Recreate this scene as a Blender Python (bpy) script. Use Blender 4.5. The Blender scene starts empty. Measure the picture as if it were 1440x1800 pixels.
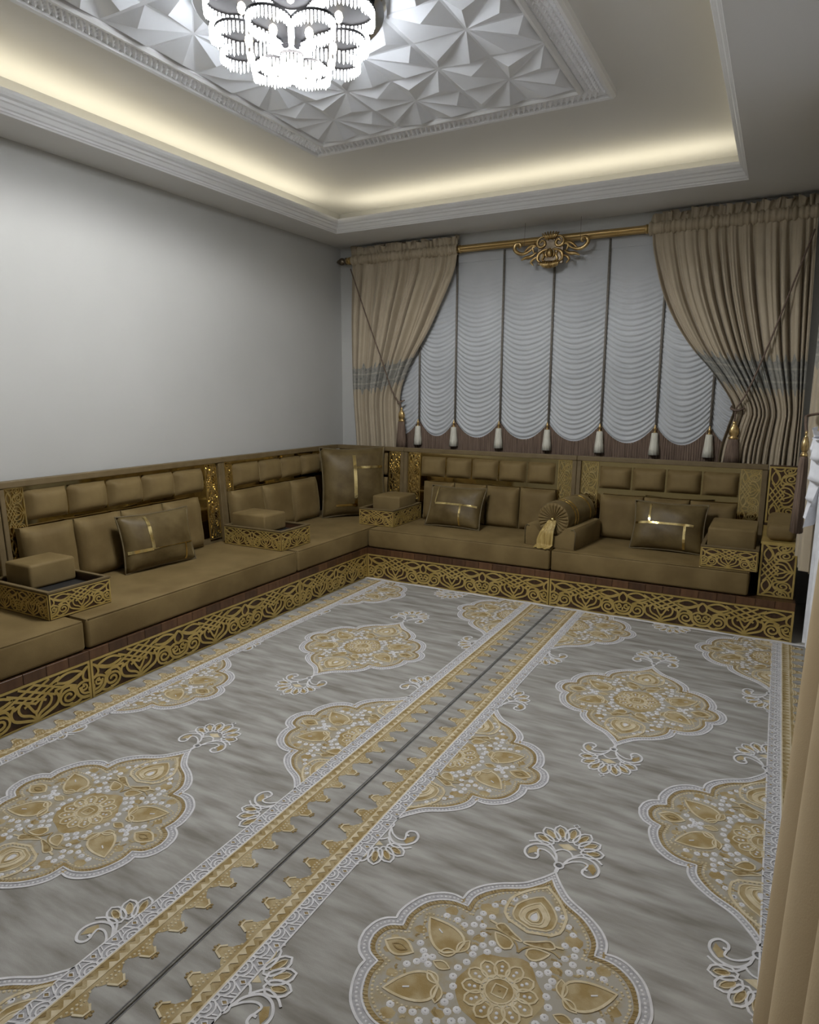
import bpy, bmesh, math, random
from math import sin, cos, pi, radians, sqrt, atan2, exp
from mathutils import Vector, Matrix

random.seed(7)
scene = bpy.context.scene
COL = scene.collection
EXPOSURE = 0.12
COVE = 1.25
CRYSTAL = 20.0
BULB = 17.0

# ------------------------------------------------------------------ camera
FPX, YAW, PITCH, ROLL = 1181.25, radians(28.594), radians(10.047), radians(.196)
cam_d = bpy.data.cameras.new('camera')
cam_d.sensor_fit = 'HORIZONTAL'
cam_d.sensor_width = 36.0
cam_d.lens = 36.0 * FPX / 1440.0
cam_d.clip_start = .02
cam = bpy.data.objects.new('camera', cam_d)
COL.objects.link(cam)
fw = Vector((-sin(YAW) * cos(PITCH), cos(YAW) * cos(PITCH), -sin(PITCH)))
rt = Vector((cos(YAW), sin(YAW), 0))
up = rt.cross(fw)
r2 = rt * cos(ROLL) + up * sin(ROLL)
u2 = -rt * sin(ROLL) + up * cos(ROLL)
cam.matrix_world = Matrix(((r2.x, u2.x, -fw.x, 3.4448), (r2.y, u2.y, -fw.y, -5.0597), (r2.z, u2.z, -fw.z, 1.38), (0, 0, 0, 1)))
scene.camera = cam

# ------------------------------------------------------------------ world, exposure
world = bpy.data.worlds.new('night')
scene.world = world
world.use_nodes = True
world.node_tree.nodes['Background'].inputs[0].default_value = (.02, .025, .04, 1)
world.node_tree.nodes['Background'].inputs[1].default_value = .3
scene.view_settings.view_transform = 'Standard'
scene.view_settings.look = 'None'
scene.view_settings.gamma = 1
scene.view_settings.use_curve_mapping = False
scene.view_settings.exposure = EXPOSURE

# room size: wall with the long bench at x = 0, window wall at y = 0
RX, RY = 3.72, -5.75
ZS, ZC = 2.60, 2.88           # soffit, raised ceiling
TX0, TX1, TY0, TY1 = .287, 3.171, -.475, -5.05

# cove strips: thin area lights lying on the soffit, behind the lip, shining up
def cove_light(name, loc, length, along_y, power):
    d = bpy.data.lights.new(name, 'AREA')
    d.shape = 'RECTANGLE'
    d.size, d.size_y = (.02, length) if along_y else (length, .02)
    d.energy = power
    d.color = (1.0, .92, .72)
    o = bpy.data.objects.new(name, d)
    COL.objects.link(o)
    o.location = loc
    o.rotation_euler = (pi, 0, 0)
    return o
LY = (TY0 + TY1) / 2
LX = (TX0 + TX1) / 2
# each visible strip runs on past the picture's edge: that stretch is its own light
def cove_run(name, x, y_far, y_cut, y_near, k):
    cove_light(name, (x, (y_far + y_cut) / 2, 2.645), y_far - y_cut, True, COVE * k * (y_far - y_cut))
    cove_light(name + '_offscreen', (x, (y_cut + y_near) / 2, 2.645), y_cut - y_near, True, COVE * k * (y_cut - y_near))
cove_run('cove_light_long_wall', TX0 - .19, TY0, -2.90, TY1, 1)
cove_run('cove_light_side_wall', TX1 + .21, TY0, -2.30, TY1, .35)
cove_light('cove_light_window_wall', (LX, TY0 + .21, 2.645), 2.9, False, COVE * 2.9)
CHX, CHY = 1.66, -2.755      # chandelier; its bulbs are in its builder

# ------------------------------------------------------------------ materials
def mat(name, col, rough=.6, metal=0, col2=None, scale=(8, 8, 8), detail=4, bump=0, bump_scale=None, sheen=0, emit=0, ecol=None, coords='Object', rnd=0, spec=.5, trans=0, contrast=(.35, .65)):
    m = bpy.data.materials.new(name)
    m.use_nodes = True
    nt = m.node_tree
    b = nt.nodes['Principled BSDF']
    b.inputs['Base Color'].default_value = (*col, 1)
    b.inputs['Roughness'].default_value = rough
    b.inputs['Metallic'].default_value = metal
    b.inputs['Specular IOR Level'].default_value = spec
    tc = nt.nodes.new('ShaderNodeTexCoord')
    if col2 or bump:
        mp = nt.nodes.new('ShaderNodeMapping')
        mp.inputs['Scale'].default_value = scale
        nt.links.new(tc.outputs[coords], mp.inputs['Vector'])
        nz = nt.nodes.new('ShaderNodeTexNoise')
        nz.inputs['Detail'].default_value = detail
        nz.inputs['Scale'].default_value = 1
        nt.links.new(mp.outputs[0], nz.inputs['Vector'])
        out = nz.outputs['Fac']
        if col2:
            rp = nt.nodes.new('ShaderNodeValToRGB')
            rp.color_ramp.elements[0].position, rp.color_ramp.elements[1].position = contrast
            rp.color_ramp.elements[0].color = (*col, 1)
            rp.color_ramp.elements[1].color = (*col2, 1)
            nt.links.new(out, rp.inputs[0])
            csrc = rp.outputs[0]
            if rnd:
                oi = nt.nodes.new('ShaderNodeObjectInfo')
                hs = nt.nodes.new('ShaderNodeHueSaturation')
                mr = nt.nodes.new('ShaderNodeMapRange')
                mr.inputs[3].default_value, mr.inputs[4].default_value = 1 - rnd, 1 + rnd
                nt.links.new(oi.outputs['Random'], mr.inputs[0])
                nt.links.new(mr.outputs[0], hs.inputs['Value'])
                nt.links.new(csrc, hs.inputs['Color'])
                csrc = hs.outputs[0]
            nt.links.new(csrc, b.inputs['Base Color'])
        if bump:
            if bump_scale:
                n2 = nt.nodes.new('ShaderNodeTexNoise')
                n2.inputs['Scale'].default_value = bump_scale
                n2.inputs['Detail'].default_value = 3
                nt.links.new(tc.outputs[coords], n2.inputs['Vector'])
                out = n2.outputs['Fac']
            bp = nt.nodes.new('ShaderNodeBump')
            bp.inputs['Strength'].default_value = bump
            bp.inputs['Distance'].default_value = .004
            nt.links.new(out, bp.inputs['Height'])
            nt.links.new(bp.outputs[0], b.inputs['Normal'])
    if sheen:
        b.inputs['Sheen Weight'].default_value = sheen
        b.inputs['Sheen Roughness'].default_value = .35
        b.inputs['Sheen Tint'].default_value = (.80, .62, .30, 1)
    if emit:
        b.inputs['Emission Color'].default_value = (*(ecol or col), 1)
        b.inputs['Emission Strength'].default_value = emit
    if trans:
        b.inputs['Transmission Weight'].default_value = trans
    return m

M = {}
M['wall'] = mat('wall_paint', (.43, .427, .405), .75, col2=(.455, .452, .43), scale=(1.5, 1.5, 1.5), bump=.05, bump_scale=160)
M['ceil'] = mat('ceiling_paint', (.64, .635, .62), .8, col2=(.67, .665, .65), scale=(1, 1, 1))
M['trim'] = mat('moulding_white', (.68, .68, .68), .45, col2=(.72, .72, .72), scale=(3, 3, 3))
M['tile3d'] = mat('ceiling_tile_white', (.74, .76, .80), .35, col2=(.79, .81, .85), scale=(4, 4, 4))
M['weave'] = mat('weave_silver', (.80, .81, .84), .3, col2=(.86, .87, .90), scale=(9, 9, 9))
M['floor'] = mat('floor_stone', (.42, .40, .36), .5, col2=(.50, .48, .43), scale=(3, 3, 3))
M['velvet'] = mat('velvet_olive', (.142, .096, .036), .7, col2=(.200, .141, .058), scale=(5, 5, 5), sheen=.22, bump=.12, bump_scale=220, spec=.25)
M['velvet2'] = mat('velvet_throw', (.082, .054, .018), .5, col2=(.14, .10, .04), scale=(9, 9, 9), sheen=.3, bump=.15, bump_scale=60, spec=.3)
M['piping'] = mat('piping', (.10, .075, .034), .7, col2=(.14, .105, .05), scale=(30, 30, 30))
M['gold'] = mat('fret_gold', (.46, .335, .10), .36, metal=.45, col2=(.58, .43, .15), scale=(14, 14, 14))
M['goldm'] = mat('fret_gold_mirror', (.62, .46, .17), .2, metal=.9, col2=(.74, .58, .26), scale=(20, 20, 20), bump=.3, bump_scale=30)
M['goldband'] = mat('gold_foil', (.72, .55, .22), .16, metal=1, col2=(.85, .68, .32), scale=(25, 25, 25), bump=.25, bump_scale=45)
M['mirror'] = mat('bronze_mirror', (.40, .31, .14), .05, metal=1, col2=(.48, .38, .19), scale=(3, 3, 3))
M['wood'] = mat('dark_walnut', (.036, .016, .007), .38, col2=(.068, .032, .014), scale=(60, 4, 4))
M['woodtile'] = mat('walnut_band', (.072, .031, .012), .4, col2=(.110, .052, .022), scale=(40, 6, 6), rnd=.35)
M['frame'] = mat('velvet_frame', (.118, .081, .032), .6, col2=(.150, .106, .047), scale=(12, 12, 12), sheen=.1)
M['black'] = mat('dark_lining', (.012, .011, .01), .7, col2=(.018, .016, .014), scale=(20, 20, 20))
M['rod'] = mat('rod_gold', (.50, .34, .13), .3, metal=.9, col2=(.62, .44, .2), scale=(5, 30, 30))
M['antique'] = mat('antique_gold', (.30, .19, .07), .3, metal=.9, col2=(.66, .48, .22), scale=(28, 28, 28))
M['finial'] = mat('dark_bronze', (.10, .075, .05), .35, metal=.8, col2=(.2, .16, .11), scale=(30, 30, 30))
M['sheer'] = mat('sheer_voile', (.44, .455, .47), .8, col2=(.49, .505, .52), scale=(3, 3, 3))
M['fringe'] = mat('brown_fringe', (.095, .062, .043), .8, col2=(.185, .128, .092), scale=(160, 160, 6), detail=2)
M['ivory'] = mat('ivory_silk', (.52, .50, .42), .6, col2=(.66, .64, .55), scale=(120, 120, 4), detail=2)
M['cord'] = mat('taupe_cord', (.13, .115, .095), .7, col2=(.2, .18, .15), scale=(60, 60, 200))
M['ropebrown'] = mat('rope_brown', (.10, .065, .045), .7, col2=(.16, .11, .08), scale=(90, 90, 90))
M['whitelace'] = mat('white_lace', (.62, .63, .66), .8, col2=(.72, .73, .76), scale=(20, 20, 20))
M['darkchrome'] = mat('dark_chrome', (.016, .015, .015), .6, col2=(.022, .020, .020), scale=(5, 5, 5), spec=.05)
M['chrome'] = mat('chrome', (.62, .63, .66), .1, metal=1, col2=(.7, .71, .74), scale=(5, 5, 5))
M['crystal'] = mat('lit_crystal', (.9, .93, 1), .1, emit=CRYSTAL, ecol=(.92, .96, 1.0), col2=(1, 1, 1), scale=(30, 30, 30))
M['bulb'] = mat('lit_bulb', (1, .9, .7), .3, emit=8, ecol=(1, .86, .6), col2=(1, .93, .8), scale=(9, 9, 9))
M['led'] = mat('led_strip', (1, .9, .6), .5, emit=4, ecol=(1, .86, .55), col2=(1, .95, .7), scale=(9, 9, 9))
M['glass'] = mat('night_glass', (.015, .018, .025), .04, col2=(.02, .024, .03), scale=(1, 1, 1))
M['beige'] = mat('beige_drape', (.44, .335, .20), .65, col2=(.50, .39, .245), scale=(5, 5, 2), sheen=.15, bump=.1, bump_scale=300)
# carpet
M['c_ground'] = mat('carpet_ground', (.215, .200, .175), .9, col2=(.40, .39, .365), scale=(4.0, 21, 1), detail=8, bump=.12, bump_scale=380, spec=.1, contrast=(.32, .66))
M['c_white'] = mat('carpet_white', (.60, .59, .60), .9, col2=(.70, .69, .70), scale=(40, 40, 40), spec=.1, bump=.2, bump_scale=500)
M['c_ring'] = mat('carpet_ring', (.33, .325, .335), .9, col2=(.45, .44, .45), scale=(70, 70, 70), spec=.1)
M['c_gold'] = mat('carpet_gold', (.315, .225, .095), .85, col2=(.43, .345, .20), scale=(16, 16, 16), spec=.15, contrast=(.4, .6), bump=.2, bump_scale=400)
M['c_cream'] = mat('carpet_cream', (.52, .43, .27), .85, col2=(.64, .56, .40), scale=(30, 30, 30), spec=.15)
M['c_med'] = mat('carpet_medallion', (.37, .345, .295), .9, col2=(.335, .265, .14), scale=(17, 17, 17), spec=.1, contrast=(.48, .70))
M['c_brown'] = mat('carpet_brown', (.24, .165, .07), .9, col2=(.35, .27, .14), scale=(60, 60, 60), spec=.1, contrast=(.4, .6))
M['c_grey'] = mat('carpet_groove', (.15, .15, .155), .9, col2=(.21, .21, .21), scale=(40, 40, 40), spec=.1)

def lace_drape_mat():
    """beige drape with a woven grey-green lace band; UV v runs 0 (hem) to 1 (rod)"""
    m = bpy.data.materials.new('drape_with_lace_band')
    m.use_nodes = True
    nt = m.node_tree
    N, L = nt.nodes.new, nt.links.new
    b = nt.nodes['Principled BSDF']
    b.inputs['Roughness'].default_value = .7
    b.inputs['Sheen Weight'].default_value = .15
    tc = N('ShaderNodeTexCoord')
    sp = N('ShaderNodeSeparateXYZ')
    L(tc.outputs['UV'], sp.inputs[0])
    def math_(op, a, c=None, clamp=False):
        n = N('ShaderNodeMath')
        n.operation = op
        n.use_clamp = clamp
        for i, v in enumerate((a, c)):
            if v is None:
                continue
            if isinstance(v, (int, float)):
                n.inputs[i].default_value = v
            else:
                L(v, n.inputs[i])
        return n.outputs[0]
    u, v = sp.outputs[0], sp.outputs[1]
    # scalloped spade motifs along both edges of the band
    w = math_('ABSOLUTE', math_('SINE', math_('MULTIPLY', u, 44)))
    w = math_('POWER', w, 5)
    hi = math_('ADD', math_('MULTIPLY', w, .022), .592)
    lo = math_('SUBTRACT', .512, math_('MULTIPLY', w, .022))
    band = math_('MULTIPLY', math_('LESS_THAN', v, hi), math_('GREATER_THAN', v, lo))
    # lines and mesh inside the band
    l1 = math_('LESS_THAN', math_('ABSOLUTE', math_('SUBTRACT', v, .570)), .003)
    l2 = math_('LESS_THAN', math_('ABSOLUTE', math_('SUBTRACT', v, .532)), .003)
    lines = math_('MAXIMUM', l1, l2)
    vo = N('ShaderNodeTexVoronoi')
    vo.inputs['Scale'].default_value = 1
    mp = N('ShaderNodeMapping')
    mp.inputs['Scale'].default_value = (60, 90, 1)
    L(tc.outputs['UV'], mp.inputs[0])
    L(mp.outputs[0], vo.inputs['Vector'])
    rp = N('ShaderNodeValToRGB')
    rp.color_ramp.elements[0].color = (.13, .135, .13, 1)
    rp.color_ramp.elements[1].color = (.26, .25, .215, 1)
    rp.color_ramp.elements[1].position = .6
    L(vo.outputs['Distance'], rp.inputs[0])
    mx0 = N('ShaderNodeMixRGB')
    mx0.inputs[2].default_value = (.36, .335, .28, 1)
    L(math_('MULTIPLY', lines, .8), mx0.inputs[0])
    L(rp.outputs[0], mx0.inputs[1])
    nz = N('ShaderNodeTexNoise')
    nz.inputs['Scale'].default_value = 9
    L(tc.outputs['Object'], nz.inputs['Vector'])
    rb = N('ShaderNodeValToRGB')
    rb.color_ramp.elements[0].color = (.35, .29, .20, 1)
    rb.color_ramp.elements[1].color = (.43, .36, .26, 1)
    L(nz.outputs['Fac'], rb.inputs[0])
    mx = N('ShaderNodeMixRGB')
    L(band, mx.inputs[0])
    L(rb.outputs[0], mx.inputs[1])
    L(mx0.outputs[0], mx.inputs[2])
    L(mx.outputs[0], b.inputs['Base Color'])
    return m
M['drape'] = lace_drape_mat()

# ------------------------------------------------------------------ mesh helpers
class MB:
    """collects vertices and faces (with material slots) for ONE mesh"""
    def __init__(s):
        s.v, s.f, s.m, s.k = [], [], [], 0
    def add(s, vs, fs, mi=0):
        o = len(s.v)
        s.v.extend(vs)
        s.f.extend([tuple(i + o for i in f) for f in fs])
        s.m.extend([mi] * len(fs))
    def box(s, x0, x1, y0, y1, z0, z1, mi=0):
        vs = [(x, y, z) for x in (x0, x1) for y in (y0, y1) for z in (z0, z1)]
        s.add(vs, [(0, 1, 3, 2), (4, 6, 7, 5), (0, 4, 5, 1), (2, 3, 7, 6), (0, 2, 6, 4), (1, 5, 7, 3)], mi)
    def bbox(s, x0, x1, y0, y1, z0, z1, b=.01, mi=0, seg=2):
        bm = bmesh.new()
        bmesh.ops.create_cube(bm, size=1)
        for v in bm.verts:
            v.co = Vector(((x0 + x1) / 2 + v.co.x * (x1 - x0), (y0 + y1) / 2 + v.co.y * (y1 - y0), (z0 + z1) / 2 + v.co.z * (z1 - z0)))
        bmesh.ops.bevel(bm, geom=bm.edges[:], offset=b, segments=seg, affect='EDGES', profile=.5)
        bm.verts.index_update()
        s.add([v.co[:] for v in bm.verts], [tuple(v.index for v in f.verts) for f in bm.faces], mi)
        bm.free()
    def grid(s, nu, nv, fn, mi=0, flip=False):
        vs = [fn(i / nu, j / nv) for j in range(nv + 1) for i in range(nu + 1)]
        fs = []
        for j in range(nv):
            for i in range(nu):
                a = j * (nu + 1) + i
                q = (a, a + 1, a + nu + 2, a + nu + 1)
                fs.append(q[::-1] if flip else q)
        s.add(vs, fs, mi)
    def tube(s, pts, r, n=8, mi=0, closed=False, caps=True):
        pts = [Vector(p) for p in pts]
        N = len(pts)
        vs, fs = [], []
        prev = None
        for i, p in enumerate(pts):
            a = pts[(i - 1) % N] if (closed or i > 0) else p
            c = pts[(i + 1) % N] if (closed or i < N - 1) else p
            t = (c - a)
            t = t.normalized() if t.length > 1e-9 else Vector((0, 0, 1))
            if prev is None:
                h = Vector((0, 0, 1)) if abs(t.z) < .9 else Vector((1, 0, 0))
                e1 = t.cross(h).normalized()
            else:
                e1 = (prev - t * prev.dot(t))
                e1 = e1.normalized() if e1.length > 1e-6 else prev
            prev = e1
            e2 = t.cross(e1)
            ri = r[i] if isinstance(r, (list, tuple)) else r
            for k in range(n):
                a_ = 2 * pi * k / n
                vs.append((p + e1 * cos(a_) * ri + e2 * sin(a_) * ri)[:])
        for i in range(N if closed else N - 1):
            j = (i + 1) % N
            for k in range(n):
                fs.append((i * n + k, i * n + (k + 1) % n, j * n + (k + 1) % n, j * n + k))
        if caps and not closed:
            fs.append(tuple(range(n))[::-1])
            fs.append(tuple((N - 1) * n + k for k in range(n)))
        s.add(vs, fs, mi)
    def lathe(s, prof, c=(0, 0, 0), n=14, mi=0, mod=None):
        """prof: (radius, z) list; mod(angle, index) scales the radius"""
        vs, fs = [], []
        for i, (r, z) in enumerate(prof):
            for k in range(n):
                a = 2 * pi * k / n
                q = r * (mod(a, i) if mod else 1)
                vs.append((c[0] + q * cos(a), c[1] + q * sin(a), c[2] + z))
        for i in range(len(prof) - 1):
            for k in range(n):
                fs.append((i * n + k, i * n + (k + 1) % n, (i + 1) * n + (k + 1) % n, (i + 1) * n + k))
        fs.append(tuple(range(n))[::-1])
        fs.append(tuple((len(prof) - 1) * n + k for k in range(n)))
        s.add(vs, fs, mi)
    # --- flat relief in the XY plane, Z is height
    def ribbon(s, pts, w, z0=0, z1=.003, mi=0, closed=False):
        s.k += 1
        z1 += (s.k % 19) * 2.6e-5      # crossing strands never share a plane
        P = [(float(p[0]), float(p[1])) for p in pts]
        N = len(P)
        vs, fs = [], []
        for i in range(N):
            a = P[(i - 1) % N] if (closed or i > 0) else P[i]
            c = P[(i + 1) % N] if (closed or i < N - 1) else P[i]
            tx, ty = c[0] - a[0], c[1] - a[1]
            l = sqrt(tx * tx + ty * ty) or 1
            nx, ny = -ty / l, tx / l
            wi = (w[i] if isinstance(w, (list, tuple)) else w) / 2
            for sgn in (1, -1):
                x, y = P[i][0] + sgn * nx * wi, P[i][1] + sgn * ny * wi
                vs += [(x, y, z0), (x, y, z1)]
        for i in range(N if closed else N - 1):
            j = (i + 1) % N
            a, b = i * 4, j * 4
            fs += [(a + 1, a + 3, b + 3, b + 1), (a, a + 1, b + 1, b), (a + 2, b + 2, b + 3, a + 3)]
        s.add(vs, fs, mi)
    def fan(s, pts, z, mi=0, c=None):
        s.k += 1
        z += (s.k % 11) * 1.5e-5
        N = len(pts)
        if c is None:
            c = (sum(p[0] for p in pts) / N, sum(p[1] for p in pts) / N)
        s.add([(c[0], c[1], z)] + [(p[0], p[1], z) for p in pts], [(0, 1 + i, 1 + (i + 1) % N) for i in range(N)], mi)
    def dot(s, x, y, r, z0, z1, mi=0, n=6):
        vs = [(x + r * cos(2 * pi * k / n), y + r * sin(2 * pi * k / n), z0) for k in range(n)]
        vs += [(x + r * .6 * cos(2 * pi * k / n), y + r * .6 * sin(2 * pi * k / n), z1) for k in range(n)]
        fs = [(k, (k + 1) % n, n + (k + 1) % n, n + k) for k in range(n)] + [tuple(range(n, 2 * n))]
        s.add(vs, fs, mi)
    def mesh(s, name, mats, smooth=False, fix=True):
        me = bpy.data.meshes.new(name)
        me.from_pydata(s.v, [], s.f)
        for m in (mats if isinstance(mats, (list, tuple)) else [mats]):
            me.materials.append(M[m])
        me.polygons.foreach_set('material_index', s.m)
        if fix:
            bm = bmesh.new()
            bm.from_mesh(me)
            bmesh.ops.recalc_face_normals(bm, faces=bm.faces[:])
            bm.to_mesh(me)
            bm.free()
        if smooth:
            me.polygons.foreach_set('use_smooth', [True] * len(me.polygons))
        me.update()
        return me

def link(name, me, parent=None, loc=(0, 0, 0), rot=(0, 0, 0)):
    o = bpy.data.objects.new(name, me)
    COL.objects.link(o)
    o.location = loc
    o.rotation_euler = rot
    if parent:
        o.parent = parent
    return o
def part(name, mb, mats, parent=None, smooth=False, loc=(0, 0, 0), rot=(0, 0, 0), fix=True):
    return link(name, mb.mesh(name, mats, smooth, fix), parent, loc, rot)
def tag(o, label, cat, group=None):
    o['label'] = label
    o['category'] = cat
    if group:
        o['group'] = group
    return o
def thing(name, label, cat, loc=(0, 0, 0), rot=(0, 0, 0), group=None):
    o = link(name, None, None, loc, rot)
    o.empty_display_size = .1
    return tag(o, label, cat, group)
def structure(o):
    o['kind'] = 'structure'
    return o
def soft_edges(me, ang=40):
    """smooth shading with sharp creases kept"""
    me.polygons.foreach_set('use_smooth', [True] * len(me.polygons))
    bm = bmesh.new()
    bm.from_mesh(me)
    for e in bm.edges:
        if len(e.link_faces) == 2 and e.calc_face_angle(0) > radians(ang):
            e.smooth = False
    bm.to_mesh(me)
    bm.free()
    return me

def cr(P, n=6, closed=False):
    """Catmull-Rom through points"""
    P = [Vector(p) for p in P]
    N = len(P)
    out = []
    for i in range(N if closed else N - 1):
        p1, p2 = P[i], P[(i + 1) % N]
        p0 = P[(i - 1) % N] if (closed or i > 0) else p1 * 2 - p2
        p3 = P[(i + 2) % N] if (closed or i < N - 2) else p2 * 2 - p1
        for k in range(n):
            t = k / n
            out.append(.5 * ((2 * p1) + (p2 - p0) * t + (2 * p0 - 5 * p1 + 4 * p2 - p3) * t * t + (3 * p1 - p0 - 3 * p2 + p3) * t ** 3))
    if not closed:
        out.append(P[-1])
    return out
def spiral(cx, cy, r0, r1, a0, a1, n=18):
    return [(cx + (r0 + (r1 - r0) * t) * cos(a0 + (a1 - a0) * t), cy + (r0 + (r1 - r0) * t) * sin(a0 + (a1 - a0) * t)) for t in [i / n for i in range(n + 1)]]
def arc(cx, cy, r, a0, a1, n=12, ry=None):
    ry = ry or r
    return [(cx + r * cos(a0 + (a1 - a0) * i / n), cy + ry * sin(a0 + (a1 - a0) * i / n)) for i in range(n + 1)]
def almond(x0, y0, x1, y1, w, n=8):
    """closed leaf outline between two points, half width w"""
    d = Vector((x1 - x0, y1 - y0))
    p = Vector((-d.y, d.x)).normalized()
    a = [Vector((x0, y0)) + d * (i / n) + p * w * sin(pi * i / n) for i in range(n + 1)]
    b = [Vector((x0, y0)) + d * (i / n) - p * w * sin(pi * i / n) for i in range(n - 1, 0, -1)]
    return a + b
def mir(P):
    return [(-p[0], p[1]) for p in P]

# ================================================================== ROOM
mb = MB(); mb.box(-.12, RX + .12, RY - .12, .12, -.12, 0)
structure(part('floor', mb, 'floor'))
mb = MB(); mb.box(-.12, 0, RY - .12, .12, 0, 3.0)
structure(part('wall_left', mb, 'wall'))
# window wall with its opening
WX0, WX1, WZ0, WZ1 = .62, 3.2, .98, 2.38
mb = MB()
mb.box(0, WX0, 0, .12, 0, 3.0); mb.box(WX1, RX, 0, .12, 0, 3.0)
mb.box(WX0, WX1, 0, .12, 0, WZ0); mb.box(WX0, WX1, 0, .12, WZ1, 3.0)
structure(part('wall_back', mb, 'wall'))
mb = MB(); mb.box(RX, RX + .12, RY - .12, .12, 0, 3.0)
structure(part('wall_right', mb, 'wall'))
mb = MB(); mb.box(0, RX, RY - .12, RY, 0, 3.0)
structure(part('wall_front', mb, 'wall'))
win = structure(link('window_1', None, None, (0, 0, 0)))
mb = MB()
for x in (WX0, (WX0 + WX1) / 2 - .03, WX1 - .06):
    mb.box(x, x + .06, .04, .10, WZ0, WZ1)
mb.box(WX0, WX1, .04, .10, WZ0, WZ0 + .06); mb.box(WX0, WX1, .04, .10, WZ1 - .06, WZ1)
part('window_frame', mb, 'trim', win)
xm = (WX0 + WX1) / 2
for a, b_ in ((WX0 + .06, xm - .03), (xm + .03, WX1 - .06)):
    mb = MB(); mb.box(a, b_, .066, .074, WZ0 + .06, WZ1 - .06)
    part('pane', mb, 'glass', win)

# ceiling: raised slab + dropped soffit ring
mb = MB()
mb.box(-.12, RX + .12, RY - .12, .12, ZC, ZC + .12)
structure(part('ceiling', mb, 'ceil'))
mb = MB()
mb.box(0, TX0, RY, 0, ZS, ZS + .03); mb.box(TX1, RX, RY, 0, ZS, ZS + .03)
mb.box(TX0, TX1, TY0, 0, ZS, ZS + .03); mb.box(TX0, TX1, RY, TY1, ZS, ZS + .03)
sof = part('ceiling_soffit', mb, 'ceil')
structure(sof)
# moulded lip round the tray: profile (inward, z)
prof = [(.0, 2.5985), (.004, 2.606), (.009, 2.609), (.011, 2.617), (.018, 2.622), (.026, 2.640), (.033, 2.645), (.036, 2.656), (.046, 2.664), (.052, 2.676), (.052, 2.692), (.030, 2.692), (.002, 2.65), (.0, 2.629)]
def ring_sweep(mb, prof, x0, x1, y0, y1, inward=1, mi=0):
    vs, fs = [], []
    n = len(prof)
    for (sx, sy) in ((0, 0), (1, 0), (1, 1), (0, 1)):
        for d, z in prof:
            d *= inward
            vs.append(((x1 - d) if sx else (x0 + d), (y1 + d) if sy else (y0 - d), z))
    for c in range(4):
        e = (c + 1) % 4
        for i in range(n):
            j = (i + 1) % n
            fs.append((c * n + i, c * n + j, e * n + j, e * n + i))
    mb.add(vs, fs, mi)
mb = MB(); ring_sweep(mb, prof, TX0, TX1, TY0, TY1)
structure(part('trim_1', mb, 'trim'))
# shallow cornice along the tops of the walls, and the LED tape itself
for nm, bx in (('led_tape', (TX0 - .20, TX0 - .18, TY1, TY0)), ('led_tape', (TX1 + .20, TX1 + .22, TY1, TY0)), ('led_tape', (TX0, TX1, TY0 + .20, TY0 + .22))):
    mb = MB(); mb.box(bx[0], bx[1], bx[2], bx[3], ZS + .03, ZS + .034)
    part(nm, mb, 'led', sof)

# ------------------------------------------------------------------ ceiling panel with star tiles
IX0, IX1, IY0, IY1 = .895, 2.425, -1.48, -4.03
OX0, OX1, OY0, OY1 = .735, 2.585, -1.325, -4.185
cp = thing('ceiling_panel', 'long white relief ceiling panel of star tiles inside a woven frame', 'ceiling panel', (1.66, -2.755, 2.86))
def cpart(name, mb, m, kind=None):
    o = part(name, mb, m, None)
    o.parent = cp
    o.matrix_parent_inverse = Matrix.Translation((-1.66, 2.755, -2.86))
    if kind:
        o['kind'] = kind
    return o
fr = [(0, 2.88), (0, 2.852), (.012, 2.838), (.028, 2.842), (.030, 2.856), (.030, 2.88)]
mb = MB(); ring_sweep(mb, fr, OX0, OX1, OY0, OY1); cpart('outer_moulding', mb, 'trim')
fr = [(0, 2.88), (0, 2.850), (.010, 2.836), (.022, 2.836), (.030, 2.848), (.030, 2.88)]
mb = MB(); ring_sweep(mb, fr, IX0 - .03, IX1 + .03, IY0 + .03, IY1 - .03); cpart('inner_moulding', mb, 'trim')
mb = MB(); ring_sweep(mb, [(.03, 2.88), (.03, 2.858), (.135, 2.858), (.135, 2.88)], OX0, OX1, OY0, OY1)
cpart('frame_band', mb, 'weave')
# woven bumps on the band: far too many and too small to count
mb = MB()
def bump(x, y, h=.017, s=.0135):
    mb.add([(x - s, y - s * .6, 2.858), (x + s, y - s * .6, 2.858), (x + s, y + s * .6, 2.858), (x - s, y + s * .6, 2.858), (x + s * .5, y, 2.858 - h)], [(0, 4, 1), (1, 4, 2), (2, 4, 3), (3, 4, 0)])
def bump2(x, y, h=.017, s=.0135):
    mb.add([(x - s * .6, y - s, 2.858), (x + s * .6, y - s, 2.858), (x + s * .6, y + s, 2.858), (x - s * .6, y + s, 2.858), (x, y + s * .5, 2.858 - h)], [(0, 4, 1), (1, 4, 2), (2, 4, 3), (3, 4, 0)])
st = .029
for r in range(4):
    off = .044 + r * .0245
    n = int((OX1 - OX0 - 2 * off) / st)
    for i in range(n):
        x = OX0 + off + (i + .5 * (r % 2)) * st
        bump2(x, OY0 - off); bump2(x, OY1 + off)
    n = int((OY0 - OY1 - 2 * off) / st)
    for i in range(n):
        y = OY1 + off + (i + .5 * (r % 2)) * st
        bump(OX0 + off, y); bump(OX1 - off, y)
cpart('woven_relief', mb, 'weave', 'stuff')
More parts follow.
